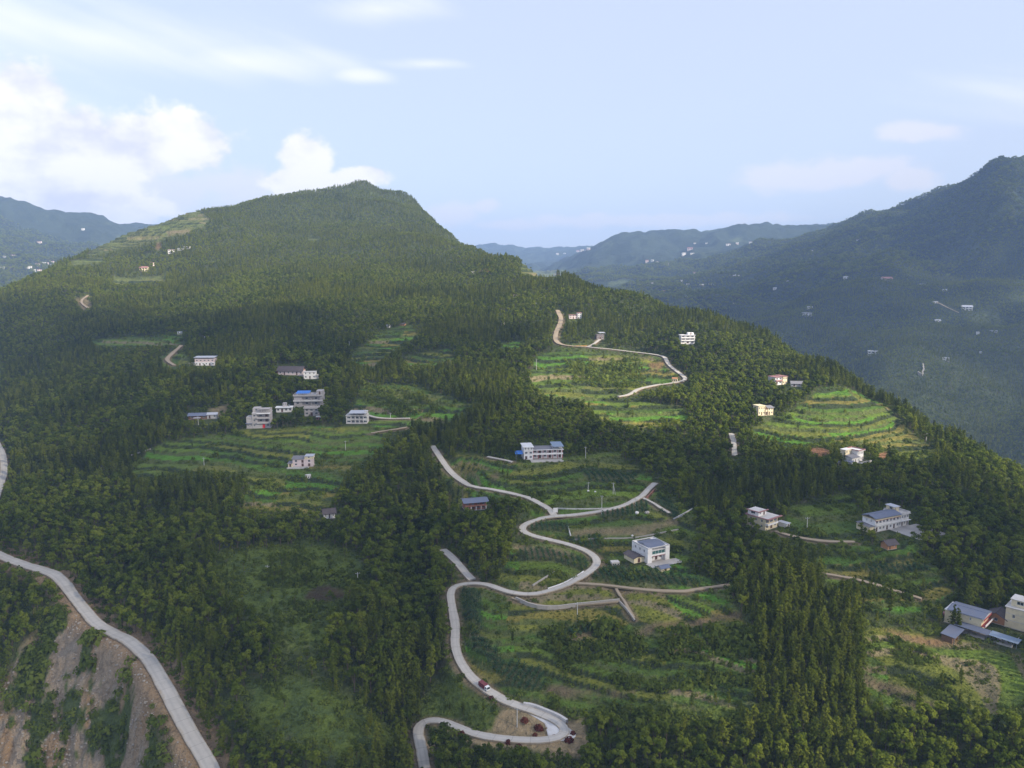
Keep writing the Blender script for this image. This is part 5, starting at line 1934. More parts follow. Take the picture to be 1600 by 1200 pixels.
# --- the long house like a school with a yard
h = House('long_house', 'longest white house with a big blue metal roof, red band and a concrete yard', 'house', 'school')
W, D = h.w, h.d
hw = W / 2
h.plinth(-hw, hw, 0, D)
xm = hw - W * 0.30
low = 3.3
h.block(-hw, xm, 0, D * .8, 0, low, M_WHITE, f=row2(-hw, xm, 7, 0, ['door', 'win', 'win', 'door', 'win'], gap=0.5))
h.block(-hw + 0.02, xm, 0.02, D * .8 - .02, low + .24, 6.3, M_WHITE, f=row2(-hw, xm, 7, low + .2, ['win', 'win', 'wide', 'win', 'wide', 'win', 'win'], gap=0.62, sill=0.8, head=2.3), l=row2(1, D * .8 - 1, 2, low + .2, gap=0.25), name='upper_wall')
h.slab(-hw - .1, xm, -0.75, D * .8, low + .004, low + .22, M_WHITE, 'floor_band')
h.slab(-hw - .1, xm, -0.75, -0.62, low + .23, low + 1.1, M_WHITE, 'balustrade')
h.slab(-hw - .2, xm, -0.5, -.03, 5.9, 6.25, M_RED, 'red_band')
h.slab(-hw - .3, xm, -0.8, D * .8 + .1, 6.31, 6.5, M_CREAM)
h.gable(-hw + .2, xm + .3, 0, D * .8, 7.1, 1.0, M_BLUE, over=0.5, ribs=0.9)
for x in (-hw + .4, -hw * .4, 0.2 * hw, xm - .3):
    MB().box(x - .1, x + .1, 0.1, 0.3, 6.51, 7.0).build('roof_post', M_STEEL, h.r)
    MB().box(x - .1, x + .1, D * .8 - .3, D * .8 - .1, 6.51, 7.0).build('roof_post', M_STEEL, h.r)
h.block(-hw - 2.6, -hw - .02, 0.3, D * .85, 0, 3.0, M_CREAM, l=row2(1, D * .8, 2, 0.4, gap=.2), name='side_wing_wall')
h.lean(-hw - 3.0, -hw - .05, 0.0, D * .85 + .3, 3.05, 3.6, M_GREYT, name='side_wing_roof')
h.block(xm + .01, hw, 0.4, D, 0, 6.4, M_WHITE, f=row2(xm, hw, 4, 0, ['win', 'door'], gap=0.5) + row2(xm, hw, 4, 3.3, ['wide'], gap=0.7), r=row2(1, D - 1, 2, 3.3), name='east_wing_wall')
h.slab(xm + .02, hw + .3, -0.5, .39, 3.0, 3.2, M_WHITE, 'canopy')
h.slab(xm + .02, hw + .3, -0.3, D + .3, 6.401, 6.6, M_PALE)
h.parapet(xm + .5, hw + .3, 0.1, D + .3, 6.601, 0.8, M_PALE)
h.block(xm + 1.2, hw - 2.2, D * .45, D - .2, 6.602, 9.3, M_CREAM, f=row2(xm + 1.2, hw - 2.2, 2, 6.6, ['door', 'win'], gap=.4), l=row2(D * .5, D - 1, 1, 6.6), name='stair_tower_wall')
h.slab(xm + .8, hw - 1.8, D * .45 - .4, D + .2, 9.301, 9.5, M_GREYM)
h.tank(hw - 1.2, D * .6, 6.61)
h.yard(-hw * .2, hw + 4, -13.5, -0.16)

# --- cream farmhouse at the right with sheds
h = House('farmhouse', 'cream farmhouse with broad blue-grey metal roof above low dark shed roofs', 'house', 'cream_blue')
W, D = h.w, h.d
hw = W / 2
h.plinth(-hw, hw, 0, D, 3.5)
h.block(-hw, hw, 0, D, 0, 6.2, M_CREAM, f=row2(-hw, hw, 4, 3.1, ['wide', 'win'], gap=0.6) + row2(-hw, hw, 4, 0, ['door', 'wide'], gap=.6), l=row2(1, D - 1, 5, 0.6, gap=0.18, sill=1.2, head=2.1) + row2(1, D - 1, 2, 3.4, gap=.12))
h.slab(-hw - .15, hw + .3, -1.3, -.005, 2.9, 3.1, M_RED, 'balcony')
h.slab(-hw - .15, hw + .3, -1.3, -1.16, 3.1, 4.0, M_WHITE, 'balustrade')
h.slab(-hw - .1, hw + .4, -0.6, D + .2, 6.201, 6.4, M_WHITE)
h.slab(-hw - .12, hw + .42, -0.72, -.61, 5.6, 6.38, M_RED, 'red_band')
h.gable(-hw + .1, hw, -0.2, D - 1.2, 6.9, 0.9, M_BLUE, over=0.55, along='y', ribs=0.9)
for x in (-hw + .2, hw - .2):
    for y in (0.2, D * .5, D - 1.6):
        MB().box(x - .08, x + .08, y, y + .16, 6.41, 6.95).build('roof_post', M_STEEL, h.r)
h.yard(-hw - 4, hw + 1.5, -9.5, -0.16, M_YARD, wall=0.6)
hs = House('farm_shed', 'low open shed with a long dark blue roof bent round the cream farmhouse corner', 'shed', 'cream_blue')
hs.lean(-hw - 4.6, -hw - 0.4, -3.0, D * .62, 2.5, 2.9, M_BLUE, posts=4, postz=-1.5)
hs.lean(-hw - 13.5, -hw - 4.65, D * .30, D * .30 + 4.2, 2.1, 2.6, M_BLUE, posts=3, postz=-2.5, name='side_roof')
hs.block(-hw - 13.2, -hw - 5.0, D * .30 + .9, D * .30 + 3.9, -2.5, 2.05, M_WOOD, f=row2(-hw - 13, -hw - 5, 3, -0.6, ['door', 'win'], gap=.4), cap=False)
hs.slab(-hw - 4.4, -hw - 0.9, -2.6, D * .55, -2.6, 0.0, M_STONE, 'plinth')
hc = House('canopy', 'light blue metal canopy beside the farmhouse yard', 'canopy', 'cream_blue')
hc.lean(-hw - 4.4, -hw - 0.3, -11.0, -3.2, 2.3, 2.7, M_SKYB, posts=2, postz=-1.5)

# --- cream block cut by the picture's right edge
h = House('apartment_house', 'cream windowless-sided block with a roof stair box at the edge of the picture', 'house', 'cream_edge')
W, D = h.w, h.d
hw = W / 2
h.plinth(-hw, hw, 0, D, 4)
h.block(-hw, hw, 0, D, 0, 8.2, M_CREAM, f=row2(-hw, hw, 4, 0.2, ['door', 'win']) + row2(-hw, hw, 4, 3.2) + row2(-hw, hw, 4, 5.9, sill=.6, head=1.9), l=row2(D * .6, D - 1, 1, 3.2, w=.7))
for z in (2.9, 5.7):
    MB().box(-hw - .06, hw + .06, -.06, -.002, z, z + .15).build('floor_band', M_PALE, h.r)
    MB().box(-hw - .06, -hw - .002, 0, D, z, z + .15).build('floor_band', M_PALE, h.r)
h.slab(-hw - .3, hw + .3, -.4, D + .3, 8.201, 8.45, M_PALE)
h.block(-hw + 1.4, hw * .3, D * .35, D - 1, 8.451, 11.3, M_CREAM, f=row2(-hw + 1.4, hw * .3, 1, 8.45, 'door', w=1), l=row2(D * .4, D - 1.5, 1, 8.5), name='stair_box_wall')
h.slab(-hw + 1.1, hw * .3 + .3, D * .35 - .3, D - .7, 11.301, 11.5, M_PALE)
h = House('old_house', 'old brown tiled cottage with clay walls wedged between the two cream houses', 'house', 'tile_shed')
W, D = h.w, h.d
hw = W / 2
h.plinth(-hw, hw, 0, D)
h.block(-hw, hw, 0, D, 0, 2.7, M_ORANGE, f=row2(-hw, hw, 3, 0, ['win', 'door', 'win'], gap=.35), l=row2(1, D - 1, 1, 0, w=1))
h.gable(-hw, hw, 0, D, 2.7, 1.8, M_TILE, over=0.7, ends=M_ORANGE)

# --- tiled farm shed below the long house's yard
h = House('old_barn', 'low brown tiled barn with a clay wall just under the long house yard', 'barn', 'farm_shed')
W, D = h.w, h.d
hw = W / 2
h.plinth(-hw, hw, 0, D)
h.block(-hw, hw, 0, D, 0, 2.6, M_ORANGE, f=row2(-hw, hw, 2, 0, ['door', 'win'], gap=.3))
h.gable(-hw, hw, 0, D, 2.6, 1.5, M_TILE, over=0.7, ends=M_ORANGE)

# --- sunlit houses on the right slope
h = House('village_house', 'sunlit white L-shaped house with grey lower wing among bare orange earth', 'house', 'lit_ell')
W, D = h.w, h.d
hw = W / 2
h.plinth(-hw, hw, 0, D)
h.block(hw * .1, hw, 0, D, 0, 6.4, M_WHITE, f=row2(hw * .1, hw, 4, 0.1, ['win', 'door']) + row2(hw * .1, hw, 4, 3.3), r=row2(.5, D - .5, 2, 3.3))
h.slab(hw * .1 - .3, hw + .4, -.7, D + .3, 6.401, 6.65, M_WHITE)
h.parapet(hw * .1 - .3, hw + .4, -.7, D + .3, 6.651, .6, M_ROSE)
h.block(-hw, hw * .1 - .01, -1.2, D * .8, 0, 3.6, M_WHITE, f=row2(-hw, hw * .1, 3, 0.1, ['win', 'door', 'win'], gap=.4), name='lower_wing_wall')
h.gable(-hw, hw * .1 - .4, -1.2, D * .8, 3.6, 0.9, M_GREYT, over=0.5)
h.block(-hw + 1, hw * .05, D * .5, D - .2, 3.9, 7.2, M_CREAM, f=row2(-hw + 1, hw * .05, 2, 4.3, gap=.3), name='rear_wall')
h.slab(-hw + .8, hw * .05 + .1, D * .5 - .2, D, 7.201, 7.4, M_WHITE)
h.yard(-hw * .2, hw + 1, -4.0, -1.3, M_PALE, wall=1.2)
h.lean(-hw - 3.5, -hw - .3, -3.2, 0, 1.8, 2.3, M_BLUE, posts=2, postz=-1.5, name='shed_roof')

h = House('village_house', 'sunlit pair of joined cream houses with low grey roofs behind trees', 'house', 'lit_twin')
W, D = h.w, h.d
hw = W / 2
h.plinth(-hw, hw, 0, D)
h.block(-hw, -hw * .05, 0.8, D, 0, 6.6, M_CREAM, f=row2(-hw, -hw * .05, 3, .1, ['win', 'door', 'win']) + row2(-hw, -hw * .05, 3, 3.4))
h.slab(-hw - .3, hw * .02, .4, D + .3, 6.601, 6.85, M_CREAM)
h.block(-hw * .04, hw * .25, 0.3, D * .7, 0, 4.2, M_CREAM, f=row2(-hw * .04, hw * .25, 1, .1, 'door', w=1.2), name='link_wall')
h.slab(-hw * .03, hw * .28, 0, D * .7 + .3, 4.201, 4.4, M_ROSE)
h.block(hw * .26, hw, 0, D, 0, 5.2, M_CREAM, f=row2(hw * .26, hw, 2, .1, ['door', 'win']) + row2(hw * .26, hw, 2, 2.9, sill=.7, head=1.9), name='second_house_wall')
h.gable(hw * .26, hw, 0, D, 5.2, .9, M_GREYT, over=.6)

h = House('village_house', 'sunlit white cube house with a rose flat roof beside a small grey tiled shed', 'house', 'lit_cube')
W, D = h.w, h.d
hw = W / 2
h.plinth(-hw, hw, 0, D)
h.block(-hw, hw * .2, 0.7, D, 0, 6.2, M_WHITE, f=row2(-hw, hw * .2, 2, .1, ['door', 'win']) + row2(-hw, hw * .2, 2, 3.2))
h.block(hw * .2 + .01, hw, 0, D, 0, 6.6, M_CREAM, f=row2(hw * .2, hw, 2, .1) + row2(hw * .2, hw, 2, 3.4), r=row2(.5, D, 2, 3.4), name='bay_wall')
h.slab(-hw - .4, hw * .2, 0.1, D + .4, 6.201, 6.45, M_ROSE)
h.slab(hw * .2 + .01, hw + .4, -.5, D + .4, 6.601, 6.85, M_ROSE)
h.balcony(-hw, hw * .15, 3.05, M_ROSE, out=.9, y=.7)
h = House('shed', 'small white shed with a grey pitched roof downhill of the rose-roofed cube house', 'shed', 'tin_shed')
W, D = h.w, h.d
hw = W / 2
h.plinth(-hw, hw, 0, D)
h.block(-hw, hw, 0, D, 0, 2.6, M_PALE, f=row2(-hw, hw, 2, 0, ['door', 'win'], gap=.3))
h.gable(-hw, hw, 0, D, 2.6, 1.5, M_GREYT, over=.7, ends=M_PALE)

h = House('village_house', 'bright white three-storey house alone in the sunlit wood near the skyline', 'house', 'lit_three')
W, D = h.w, h.d
hw = W / 2
h.plinth(-hw, hw, 0, D, 4)
h.block(-hw, hw, 0.8, D, 0, 9.0, M_WHITE, f=row2(-hw, hw, 3, .2, ['win', 'door', 'win']) + row2(-hw, hw, 3, 3.2, 'wide', gap=.7) + row2(-hw, hw, 3, 6.1, 'win'), r=row2(1, D - 1, 2, 3.2))
h.balcony(-hw, hw, 3.1, M_WHITE, y=.8)
h.balcony(-hw, hw, 6.0, M_WHITE, y=.8)
h.slab(-hw - .4, hw + .4, -.3, D + .3, 9.001, 9.25, M_WHITE)
h.block(hw * .1, hw - .3, D * .4, D - .3, 9.251, 11.6, M_WHITE, f=row2(hw * .1, hw - .3, 1, 9.25, 'door', w=1), name='stair_box_wall')
h.yard(-hw * .4, hw * .8, -3, -.02 + .6, M_PALE)

h = House('village_house', 'small pinkish house in two stepped blocks at the top of the dirt road', 'house', 'pink_pair')
W, D = h.w, h.d
hw = W / 2
h.plinth(-hw, hw, 0, D)
h.block(-hw, hw * .35, 0, D, 0, 5.4, M_PINK, f=row2(-hw, hw * .35, 3, .1, ['win', 'door', 'win']) + row2(-hw, hw * .35, 3, 2.8, sill=.7, head=2))
h.slab(-hw - .4, hw * .35, -.5, D + .3, 5.401, 5.7, M_ROSE)
h.block(hw * .36, hw, -.8, D, 0, 8.4, M_WHITE, f=row2(hw * .36, hw, 2, .1, ['door', 'win']) + row2(hw * .36, hw, 2, 3) + row2(hw * .36, hw, 2, 5.7), name='tower_wall')
h.slab(hw * .36 - .3, hw + .4, -1.2, D + .3, 8.401, 8.7, M_ROSE)

h = House('cottage', 'dark grey timber cottage with a pale tin roof at the end of a short path', 'house', 'grey_hut')
W, D = h.w, h.d
hw = W / 2
h.plinth(-hw, hw, 0, D)
h.block(-hw, hw, 0, D, 0, 5.0, mat('weathered_wall', (0.20, 0.17, 0.165), var=.25, scale=1.5), f=row2(-hw, hw, 3, .1, ['win', 'door', 'win']) + row2(-hw, hw, 3, 2.6, sill=.6, head=1.9))
h.lean(-hw * .3, hw + 1.2, -.5, D + .4, 6.4, 6.9, M_GREYM, posts=2, postz=5.01)

# --- the cluster on the left terraces
h = House('village_house', 'grey concrete house with three dark bays under a pale tin roof on the terraces', 'house', 'grey_three')
W, D = h.w, h.d
hw = W / 2
h.plinth(-hw, hw, 0, D, 3)
h.block(-hw, hw, 0, D, 0, 6.4, M_PALE, f=[(-hw + .6 + i * W / 5, -hw + .4 + (i + 1) * W / 5 - .2, z + a, z + b, k) for z in (0.3, 3.4) for i, (a, b, k) in enumerate([(.8, 2.2, 'win'), (0, 2.5, 'loggia'), (0, 2.5, 'loggia'), (0, 2.5, 'loggia'), (.8, 2.2, 'win')])])
h.slab(-hw - .3, hw + .3, -.4, D + .3, 6.401, 6.65, M_PALE)
h.lean(-hw + W * .12, hw - .2, -.2, D, 8.3, 8.9, M_GREYM, posts=5, postz=6.651)
h.block(hw - 1.6, hw, D * .3, D * .7, 6.651, 9.3, M_PALE, name='stair_box_wall')

h = House('village_house', 'wide grey concrete house with a bright blue roof sheet on one corner', 'house', 'blue_cap')
W, D = h.w, h.d
hw = W / 2
h.plinth(-hw, hw, 0, D, 3)
h.block(-hw, hw, 0, D, 0, 6.6, M_CONC, f=row2(-hw, -hw * .5, 1, 0.2, 'win', w=1.6) + [(-hw * .42, hw * .15, .2, 2.7, 'loggia'), (hw * .22, hw * .8, .2, 2.7, 'loggia'), (-hw * .42, hw * .15, 3.5, 6.0, 'loggia'), (hw * .22, hw * .8, 3.5, 6.0, 'loggia')])
h.slab(-hw - .3, hw + .3, -1.0, -.003, 3.0, 3.2, M_PALE, 'balcony')
h.slab(-hw - .3, hw + .3, -1.0, -.85, 3.2, 4.1, M_PALE, 'balustrade')
h.slab(-hw - .3, hw + .3, -1.1, D + .3, 6.601, 6.85, M_PALE)
h.parapet(-hw - .3, hw + .3, -1.1, D + .3, 6.851, .8, M_CONC)
h.block(hw * .55, hw, D * .2, D - .3, 6.852, 9.6, M_CONC, f=row2(hw * .55, hw, 1, 6.85, 'door', w=1), name='stair_box_wall')
h.lean(-hw * .85, hw * .1, -.3, D * .8, 8.3, 9.0, M_BRIGHTB, posts=4, postz=6.851)
h = House('village_house', 'small grey concrete house half hidden by trees just below the blue-sheeted house', 'house', 'blue_cap_low')
W, D = h.w, h.d
hw = W / 2
h.plinth(-hw, hw, 0, D, 3)
h.block(-hw, hw, 0, D, 0, 5.2, M_CONC, f=row2(-hw, hw, 3, .1, ['win', 'door', 'win']) + row2(-hw, hw, 3, 2.7, sill=.7, head=2))
h.slab(-hw - .3, hw + .3, -.8, D + .3, 5.201, 5.45, M_PALE)
h.parapet(-hw - .3, hw + .3, -.8, D + .3, 5.451, .7, M_CONC)

h = House('village_house', 'tallest stepped grey concrete house with a red door and open top floor', 'house', 'tall_grey')
W, D = h.w, h.d
hw = W / 2
h.plinth(-hw, hw, 0, D, 3)
xq = -hw + W * .25
h.block(xq, hw, 0, D, 0, 9.2, M_CONC, f=row2(xq, xq + W * .17, 1, .2, 'win', w=1.0) + [(xq + W * .42, xq + W * .53, .04, 2.5, 'reddoor')] + [(xq + W * .22, hw - .5, 3.3, 5.8, 'loggia'), (xq + W * .22, hw - .5, 6.3, 8.7, 'loggia')] + row2(xq, xq + W * .17, 1, 3.2, w=1.0) + row2(xq, xq + W * .17, 1, 6.2, w=1.0) + row2(hw - W * .2, hw, 1, .2, w=1.1))
for z in (3.0, 6.05):
    h.slab(xq + W * .2, hw + .3, -1.0, -.003, z, z + .2, M_PALE, 'balcony')
    h.slab(xq + W * .2, hw + .3, -1.0, -.86, z + .2, z + 1.1, M_CONC, 'balustrade')
h.slab(xq + W * .2, hw + .2, -1.2, -.003, 9.0, 9.25, M_WHITE, 'eave')
h.slab(xq - .2, hw + .2, 0, D + .2, 9.251, 9.45, M_PALE)
h.block(xq, xq + W * .3, D * .3, D, 9.451, 12.0, M_CONC, f=row2(xq, xq + W * .3, 1, 9.45, 'win', w=1.2), name='top_room_wall')
h.parapet(xq + W * .3 + .02, hw, D * .25, D, 9.451, 1.9, M_CONC)
for i in range(4):
    x = xq + W * .38 + i * W * .1
    MB().box(x, x + .3, D * .1, D * .1 + .3, 9.451, 11.6).build('column', M_CONC, h.r)
h.slab(xq + W * .3, hw - .3, D * .05, D * .6, 11.61, 11.8, M_CONC, 'top_slab')
h.block(-hw, xq - .01, .3, D * .8, 0, 7.0, M_CONC, f=row2(-hw, xq, 2, .2, gap=.4) + row2(-hw, xq, 3, 4.3, gap=.4), name='side_wing_wall')
h.slab(-hw - .5, xq - .02, -.6, D * .8 + .2, 3.0, 3.2, M_BLUE, 'eave')

h = House('village_house', 'small white house with a green-tinted terrace between the grey concrete houses', 'house', 'white_terrace')
W, D = h.w, h.d
hw = W / 2
h.plinth(-hw, hw, 0, D, 3)
h.block(-hw, hw, 0, D, 0, 3.2, M_WHITE, f=row2(-hw, hw, 4, .1, ['win', 'door', 'win', 'win']))
h.slab(-hw - .4, hw + .6, -1.2, D + .3, 3.201, 3.45, M_WHITE)
h.block(-hw * .2, hw * .3, D * .4, D, 3.451, 5.9, M_CONC, f=row2(-hw * .2, hw * .3, 2, 3.45), name='stair_box_wall')
h.tank(hw * .6, D * .5, 3.46)

h = House('village_house', 'pinkish white house with grey roof and walled forecourt on green terraces', 'house', 'pink_grey')
W, D = h.w, h.d
hw = W / 2
h.plinth(-hw, hw, 0, D, 3)
h.block(-hw * .65, hw * .95, 0, D, 0, 5.8, M_PINK, f=row2(-hw * .65, hw * .95, 3, .1, ['win', 'door', 'door'], gap=.35) + row2(-hw * .65, hw * .95, 3, 2.9, ['win', 'door', 'win'], gap=.35, sill=.7))
h.lean(-hw * .75, hw * .3, -.5, D + .2, 6.0, 6.9, M_GREYT, name='roof')
h.block(hw * .32, hw, .2, D, 5.801, 8.0, M_CREAM, f=row2(hw * .32, hw, 1, 5.8, 'win', w=1), name='top_room_wall')
h.slab(hw * .3, hw + .3, -.2, D + .3, 8.001, 8.2, M_GREYM)
h.block(-hw, -hw * .66, -.6, D * .7, 0, 2.7, M_CREAM, f=row2(-hw, -hw * .66, 1, 0, 'door', w=1), name='side_room_wall')
h.lean(-hw - .4, -hw * .66, -1, D * .7 + .2, 2.75, 3.3, M_GREYT, name='side_roof')
h.yard(-hw, hw * .7, -4.2, -.62, M_PALE, wall=.9)

h = House('old_house', 'old white-walled house with a dark tiled roof sunk in the trees', 'house', 'old_white')
W, D = h.w, h.d
hw = W / 2
h.plinth(-hw, hw, 0, D)
h.block(-hw, hw, 0, D, 0, 3.2, M_WHITE, f=row2(-hw, hw, 3, 0, ['win', 'door', 'win'], gap=.35))
h.gable(-hw, hw, 0, D, 3.2, 1.8, M_TILE, over=.7, ends=M_WHITE)

h = House('old_house', 'long old farmhouse with a dark tiled roof and clay walls at the forest edge', 'house', 'dark_long')
W, D = h.w, h.d
hw = W / 2
h.plinth(-hw, hw, 0, D)
h.block(-hw, hw, 0, D, 0, 3.4, M_PINK, f=row2(-hw, hw, 6, 0, ['win', 'door', 'win'], gap=.35))
h.gable(-hw, hw * .95, 0, D, 3.4, 2.4, M_TILE, over=.9, ends=M_ORANGE)
h.block(-hw - 4, -hw - .02, 1, D - 1, 0, 2.6, M_ORANGE, f=row2(-hw - 4, -hw, 1, 0, 'door', w=1.2), name='annex_wall')
h.gable(-hw - 4, -hw - .3, 1, D - 1, 2.6, 1.3, M_ROSE, over=.5, name='annex_roof')

h = House('village_house', 'white block house with a side stair and two dark windows beside the dark-roofed farmhouse', 'house', 'white_block')
W, D = h.w, h.d
hw = W / 2
h.plinth(-hw, hw, 0, D, 4)
h.block(-hw, hw * .7, 0, D, 0, 5.6, M_WHITE, f=row2(-hw, hw * .7, 3, 2.9, ['win', 'win', 'win'], gap=.3) + row2(-hw, hw * .7, 3, .1, ['win', 'door', 'win'], gap=.35))
h.slab(-hw - .2, hw * .7 + .2, -.3, D + .2, 5.601, 5.8, M_PALE)
for i in range(7):
    MB().box(hw * .71, hw * .71 + 1.2, -.2 + i * .8, .6 + i * .8, -1.5, .4 + i * .45).build('step', M_PALE, h.r)

h = House('village_house', 'white house with a long pale roof and low side sheds on the wooded slope', 'house', 'white_long')
W, D = h.w, h.d
hw = W / 2
h.plinth(-hw, hw, 0, D, 3)
h.block(-hw, hw, 0, D, 0, 3.3, M_WHITE, f=row2(-hw, hw, 6, 0, ['win', 'door', 'win'], gap=.45))
h.block(-hw, hw, .02, D, 3.31, 6.8, M_PINK, f=row2(-hw, hw, 5, 3.3, 'win', gap=.45, sill=1.1), name='upper_wall')
h.lean(-hw - .6, hw + .5, -1.0, D + .5, 8.0, 8.7, M_GREYM, posts=5, postz=6.81)
h.block(-hw - 4.5, -hw - .02, .6, D * .7, 0, 2.3, M_PALE, f=row2(-hw - 4.5, -hw, 1, 0, 'door', w=1), name='side_shed_wall')
h.slab(-hw - 4.8, -hw - .03, .2, D * .75, 2.301, 2.5, M_PALE)
h.slab(hw + .02, hw + 4.5, .2, D * .7, 2.6, 2.8, M_GREYM, 'side_canopy')
for x in (hw + .4, hw + 4.2):
    MB().box(x - .1, x + .1, .4, .6, 0, 2.59).build('post', M_STEEL, h.r)

h = House('farmhouse', 'low timber farmhouse with half blue, half silver roof below a bare earth bank', 'house', 'low_grey')
W, D = h.w, h.d
hw = W / 2
h.plinth(-hw, hw, 0, D, 2)
h.block(-hw, hw * .3, 0, D, 0, 2.9, M_WOOD, f=row2(-hw, hw * .3, 3, 0, ['win', 'door', 'win'], gap=.35))
h.gable(-hw, hw * .28, 0, D, 2.9, 1.3, M_BLUE, over=.7, ends=M_WOOD)
h.block(hw * .31, hw, 0, D * .8, 0.3, 3.3, M_PALE, f=row2(hw * .31, hw, 2, .3, ['door', 'win'], gap=.35), name='annex_wall')
h.gable(hw * .33, hw, 0, D * .8, 3.3, 1.0, M_GREYM, over=.5, name='annex_roof')
h.slab(-hw * .6, -hw * .1, -4, -1.5, 1.6, 1.75, M_GREYM, 'lean_to_roof')
for x in (-hw * .55, -hw * .15):
    MB().box(x - .1, x + .1, -3.6, -3.4, -1.5, 1.59).build('post', M_WOOD, h.r)


# ------------------------------------------------------------------ small and far houses
def small_house(u, v, wpx, hpx, label, wall, roof, kind='flat', group=None, rz=None, name='village_house', wins=3):
    q, ok = hit(u, v)
    if not ok[0]:
        return
    p = q[0]
    m = (p[1] * CP - p[2] * SP) / FPX
    w, hh = wpx * m, hpx * m
    rz = (random.uniform(-0.35, 0.35) if rz is None else R(rz)) - math.atan2(p[0], p[1]) * 0.5
    r = empty(name, (p[0], p[1], p[2] + ZC - 0.3), rz)
    tag(r, label, 'house', group)
    d = w * 0.7
    hw = w / 2
    # wall with window openings on the front
    H = House.__new__(House)
    H.r = r
    ops = []
    fl = 2 if hh > 4.5 else 1
    s = hh / fl
    for k in range(fl):
        for i in range(wins):
            c = -hw + (i + .5) * w / wins
            ops.append((c - w * .1, c + w * .1, k * s + s * .3, k * s + s * .78, 'blank'))
    H.block(-hw, hw, 0, d, 0, hh, wall, f=ops, depth=min(.5, w * .03))
    MB().box(-hw - .1, hw + .1, -.1, d + .1, -8 * max(1, m), 0.0).build('plinth', M_STONE, r)
    g = MB()
    dp = min(.5, w * .03)
    for i, o in enumerate(ops):
        g = MB().box(o[0], o[1], dp - .06, dp - .02, o[2], o[3]).build('window', M_GLASS, r)
    if kind == 'flat':
        H.slab(-hw - w * .04, hw + w * .04, -d * .06, d * 1.05, hh + .001, hh + max(.3, m * .35), roof, 'roof')
    else:
        H.gable(-hw, hw, 0, d, hh, w * .16, roof, over=w * .05, ends=wall)
    return r


near_small = [
    (281, 522, 7, 4, 'tiny white flat-roofed house above the small green plot in the left woods', M_WHITE, M_GREYM, 'flat'),
    (322, 529, 6, 4, 'tiny white hut with a dark roof among trees above the long pale roof', M_WHITE, M_TILE, 'gable'),
    (268, 396, 10, 6, 'bright white house, lowest of the row high under the sunlit ridge fields', M_WHITE, M_ROSE, 'flat'),
    (281, 392, 8, 4, 'low white house in the middle of the row under the sunlit ridge fields', M_WHITE, M_GREYM, 'flat'),
    (292, 389, 9, 4, 'white house at the upper end of the row under the sunlit ridge fields', M_WHITE, M_WHITE, 'flat'),
    (224, 424, 12, 6, 'cream house with a broad roof below the ridge, nearest the bare left skyline', M_CREAM, M_ROSE, 'gable'),
    (237, 416, 5, 6, 'narrow pinkish house just uphill of the broad-roofed cream one', M_PINK, M_ROSE, 'flat'),
    (739, 428, 5, 4, 'tiny white house on the wooded shoulder beside the steep cliff side', M_WHITE, M_WHITE, 'flat'),
    (751, 427, 4, 4, 'tiny cream hut between the white house and the long orange building on the shoulder', M_CREAM, M_ROSE, 'flat'),
    (764, 424, 16, 4, 'long low orange-walled building on the wooded shoulder under the cliff', M_ORANGE, M_ROSE, 'flat'),
    (606, 512, 5, 4, 'tiny white house at the top of the small green terraces', M_WHITE, M_GREYM, 'gable'),
    (628, 509, 9, 3, 'dark tiled hut at the top edge of the small green terraces', M_ORANGE, M_TILE, 'gable'),
    (786, 508, 5, 4, 'tiny cream house in a forest clearing left of the dirt road', M_CREAM, M_GREYM, 'flat'),
    (836, 476, 5, 3, 'tiny white roof showing in the forest uphill of the dirt road', M_WHITE, M_WHITE, 'flat'),
    (805, 465, 6, 5, 'tiny pale hut on a forest trail under the saddle', M_PINK, M_ROSE, 'flat'),
    (1054, 597, 8, 6, 'small yellow hut by the road beneath the orange bank', M_CREAM, M_ORANGE, 'gable'),
    (1141, 576, 5, 5, 'tiny orange and white hut alone in the lit woods', M_CREAM, M_ORANGE, 'gable'),
    (482, 748, 8, 6, 'small white box hut on the green slope below the pinkish house', M_WHITE, M_PALE, 'flat'),
    (565, 781, 13, 3, 'low hut under a bright blue roof sheet buried in trees', M_WOOD, M_BRIGHTB, 'gable'),
    (500, 656, 12, 5, 'little brick outhouse below the concrete houses', M_BRICK, M_PALE, 'flat'),
    (515, 648, 9, 5, 'little dark blue-roofed outhouse beside the brick one', M_WOOD, M_BLUE, 'gable'),
    (1480, 965, 12, 6, 'small reddish brick shed behind the cream farmhouse', M_BRICK, M_ROSE, 'flat'),
    (962, 884, 12, 6, 'small grey concrete hut between trees left of the modern white house', M_PALE, M_PALE, 'flat'),
    (168, 733, 20, 5, 'low pale hut peeping out of the dense forest at the lowest terrace corner', M_PINK, M_TILE, 'gable'),
    (1371, 384 + 337, 8, 4, 'small cream outbuilding beside the sunlit L-shaped house', M_CREAM, M_ROSE, 'flat'),
    (1312, 728, 9, 6, 'small blue-roofed store below the sunlit L-shaped house', M_CREAM, M_BLUE, 'gable'),
    (872, 430, 6, 3, 'tiny barn at the end of the bright saddle field', M_WOOD, M_TILE, 'gable'),
]
for a in near_small:
    small_house(*a, wins=3 if a[2] >= 8 else 2)

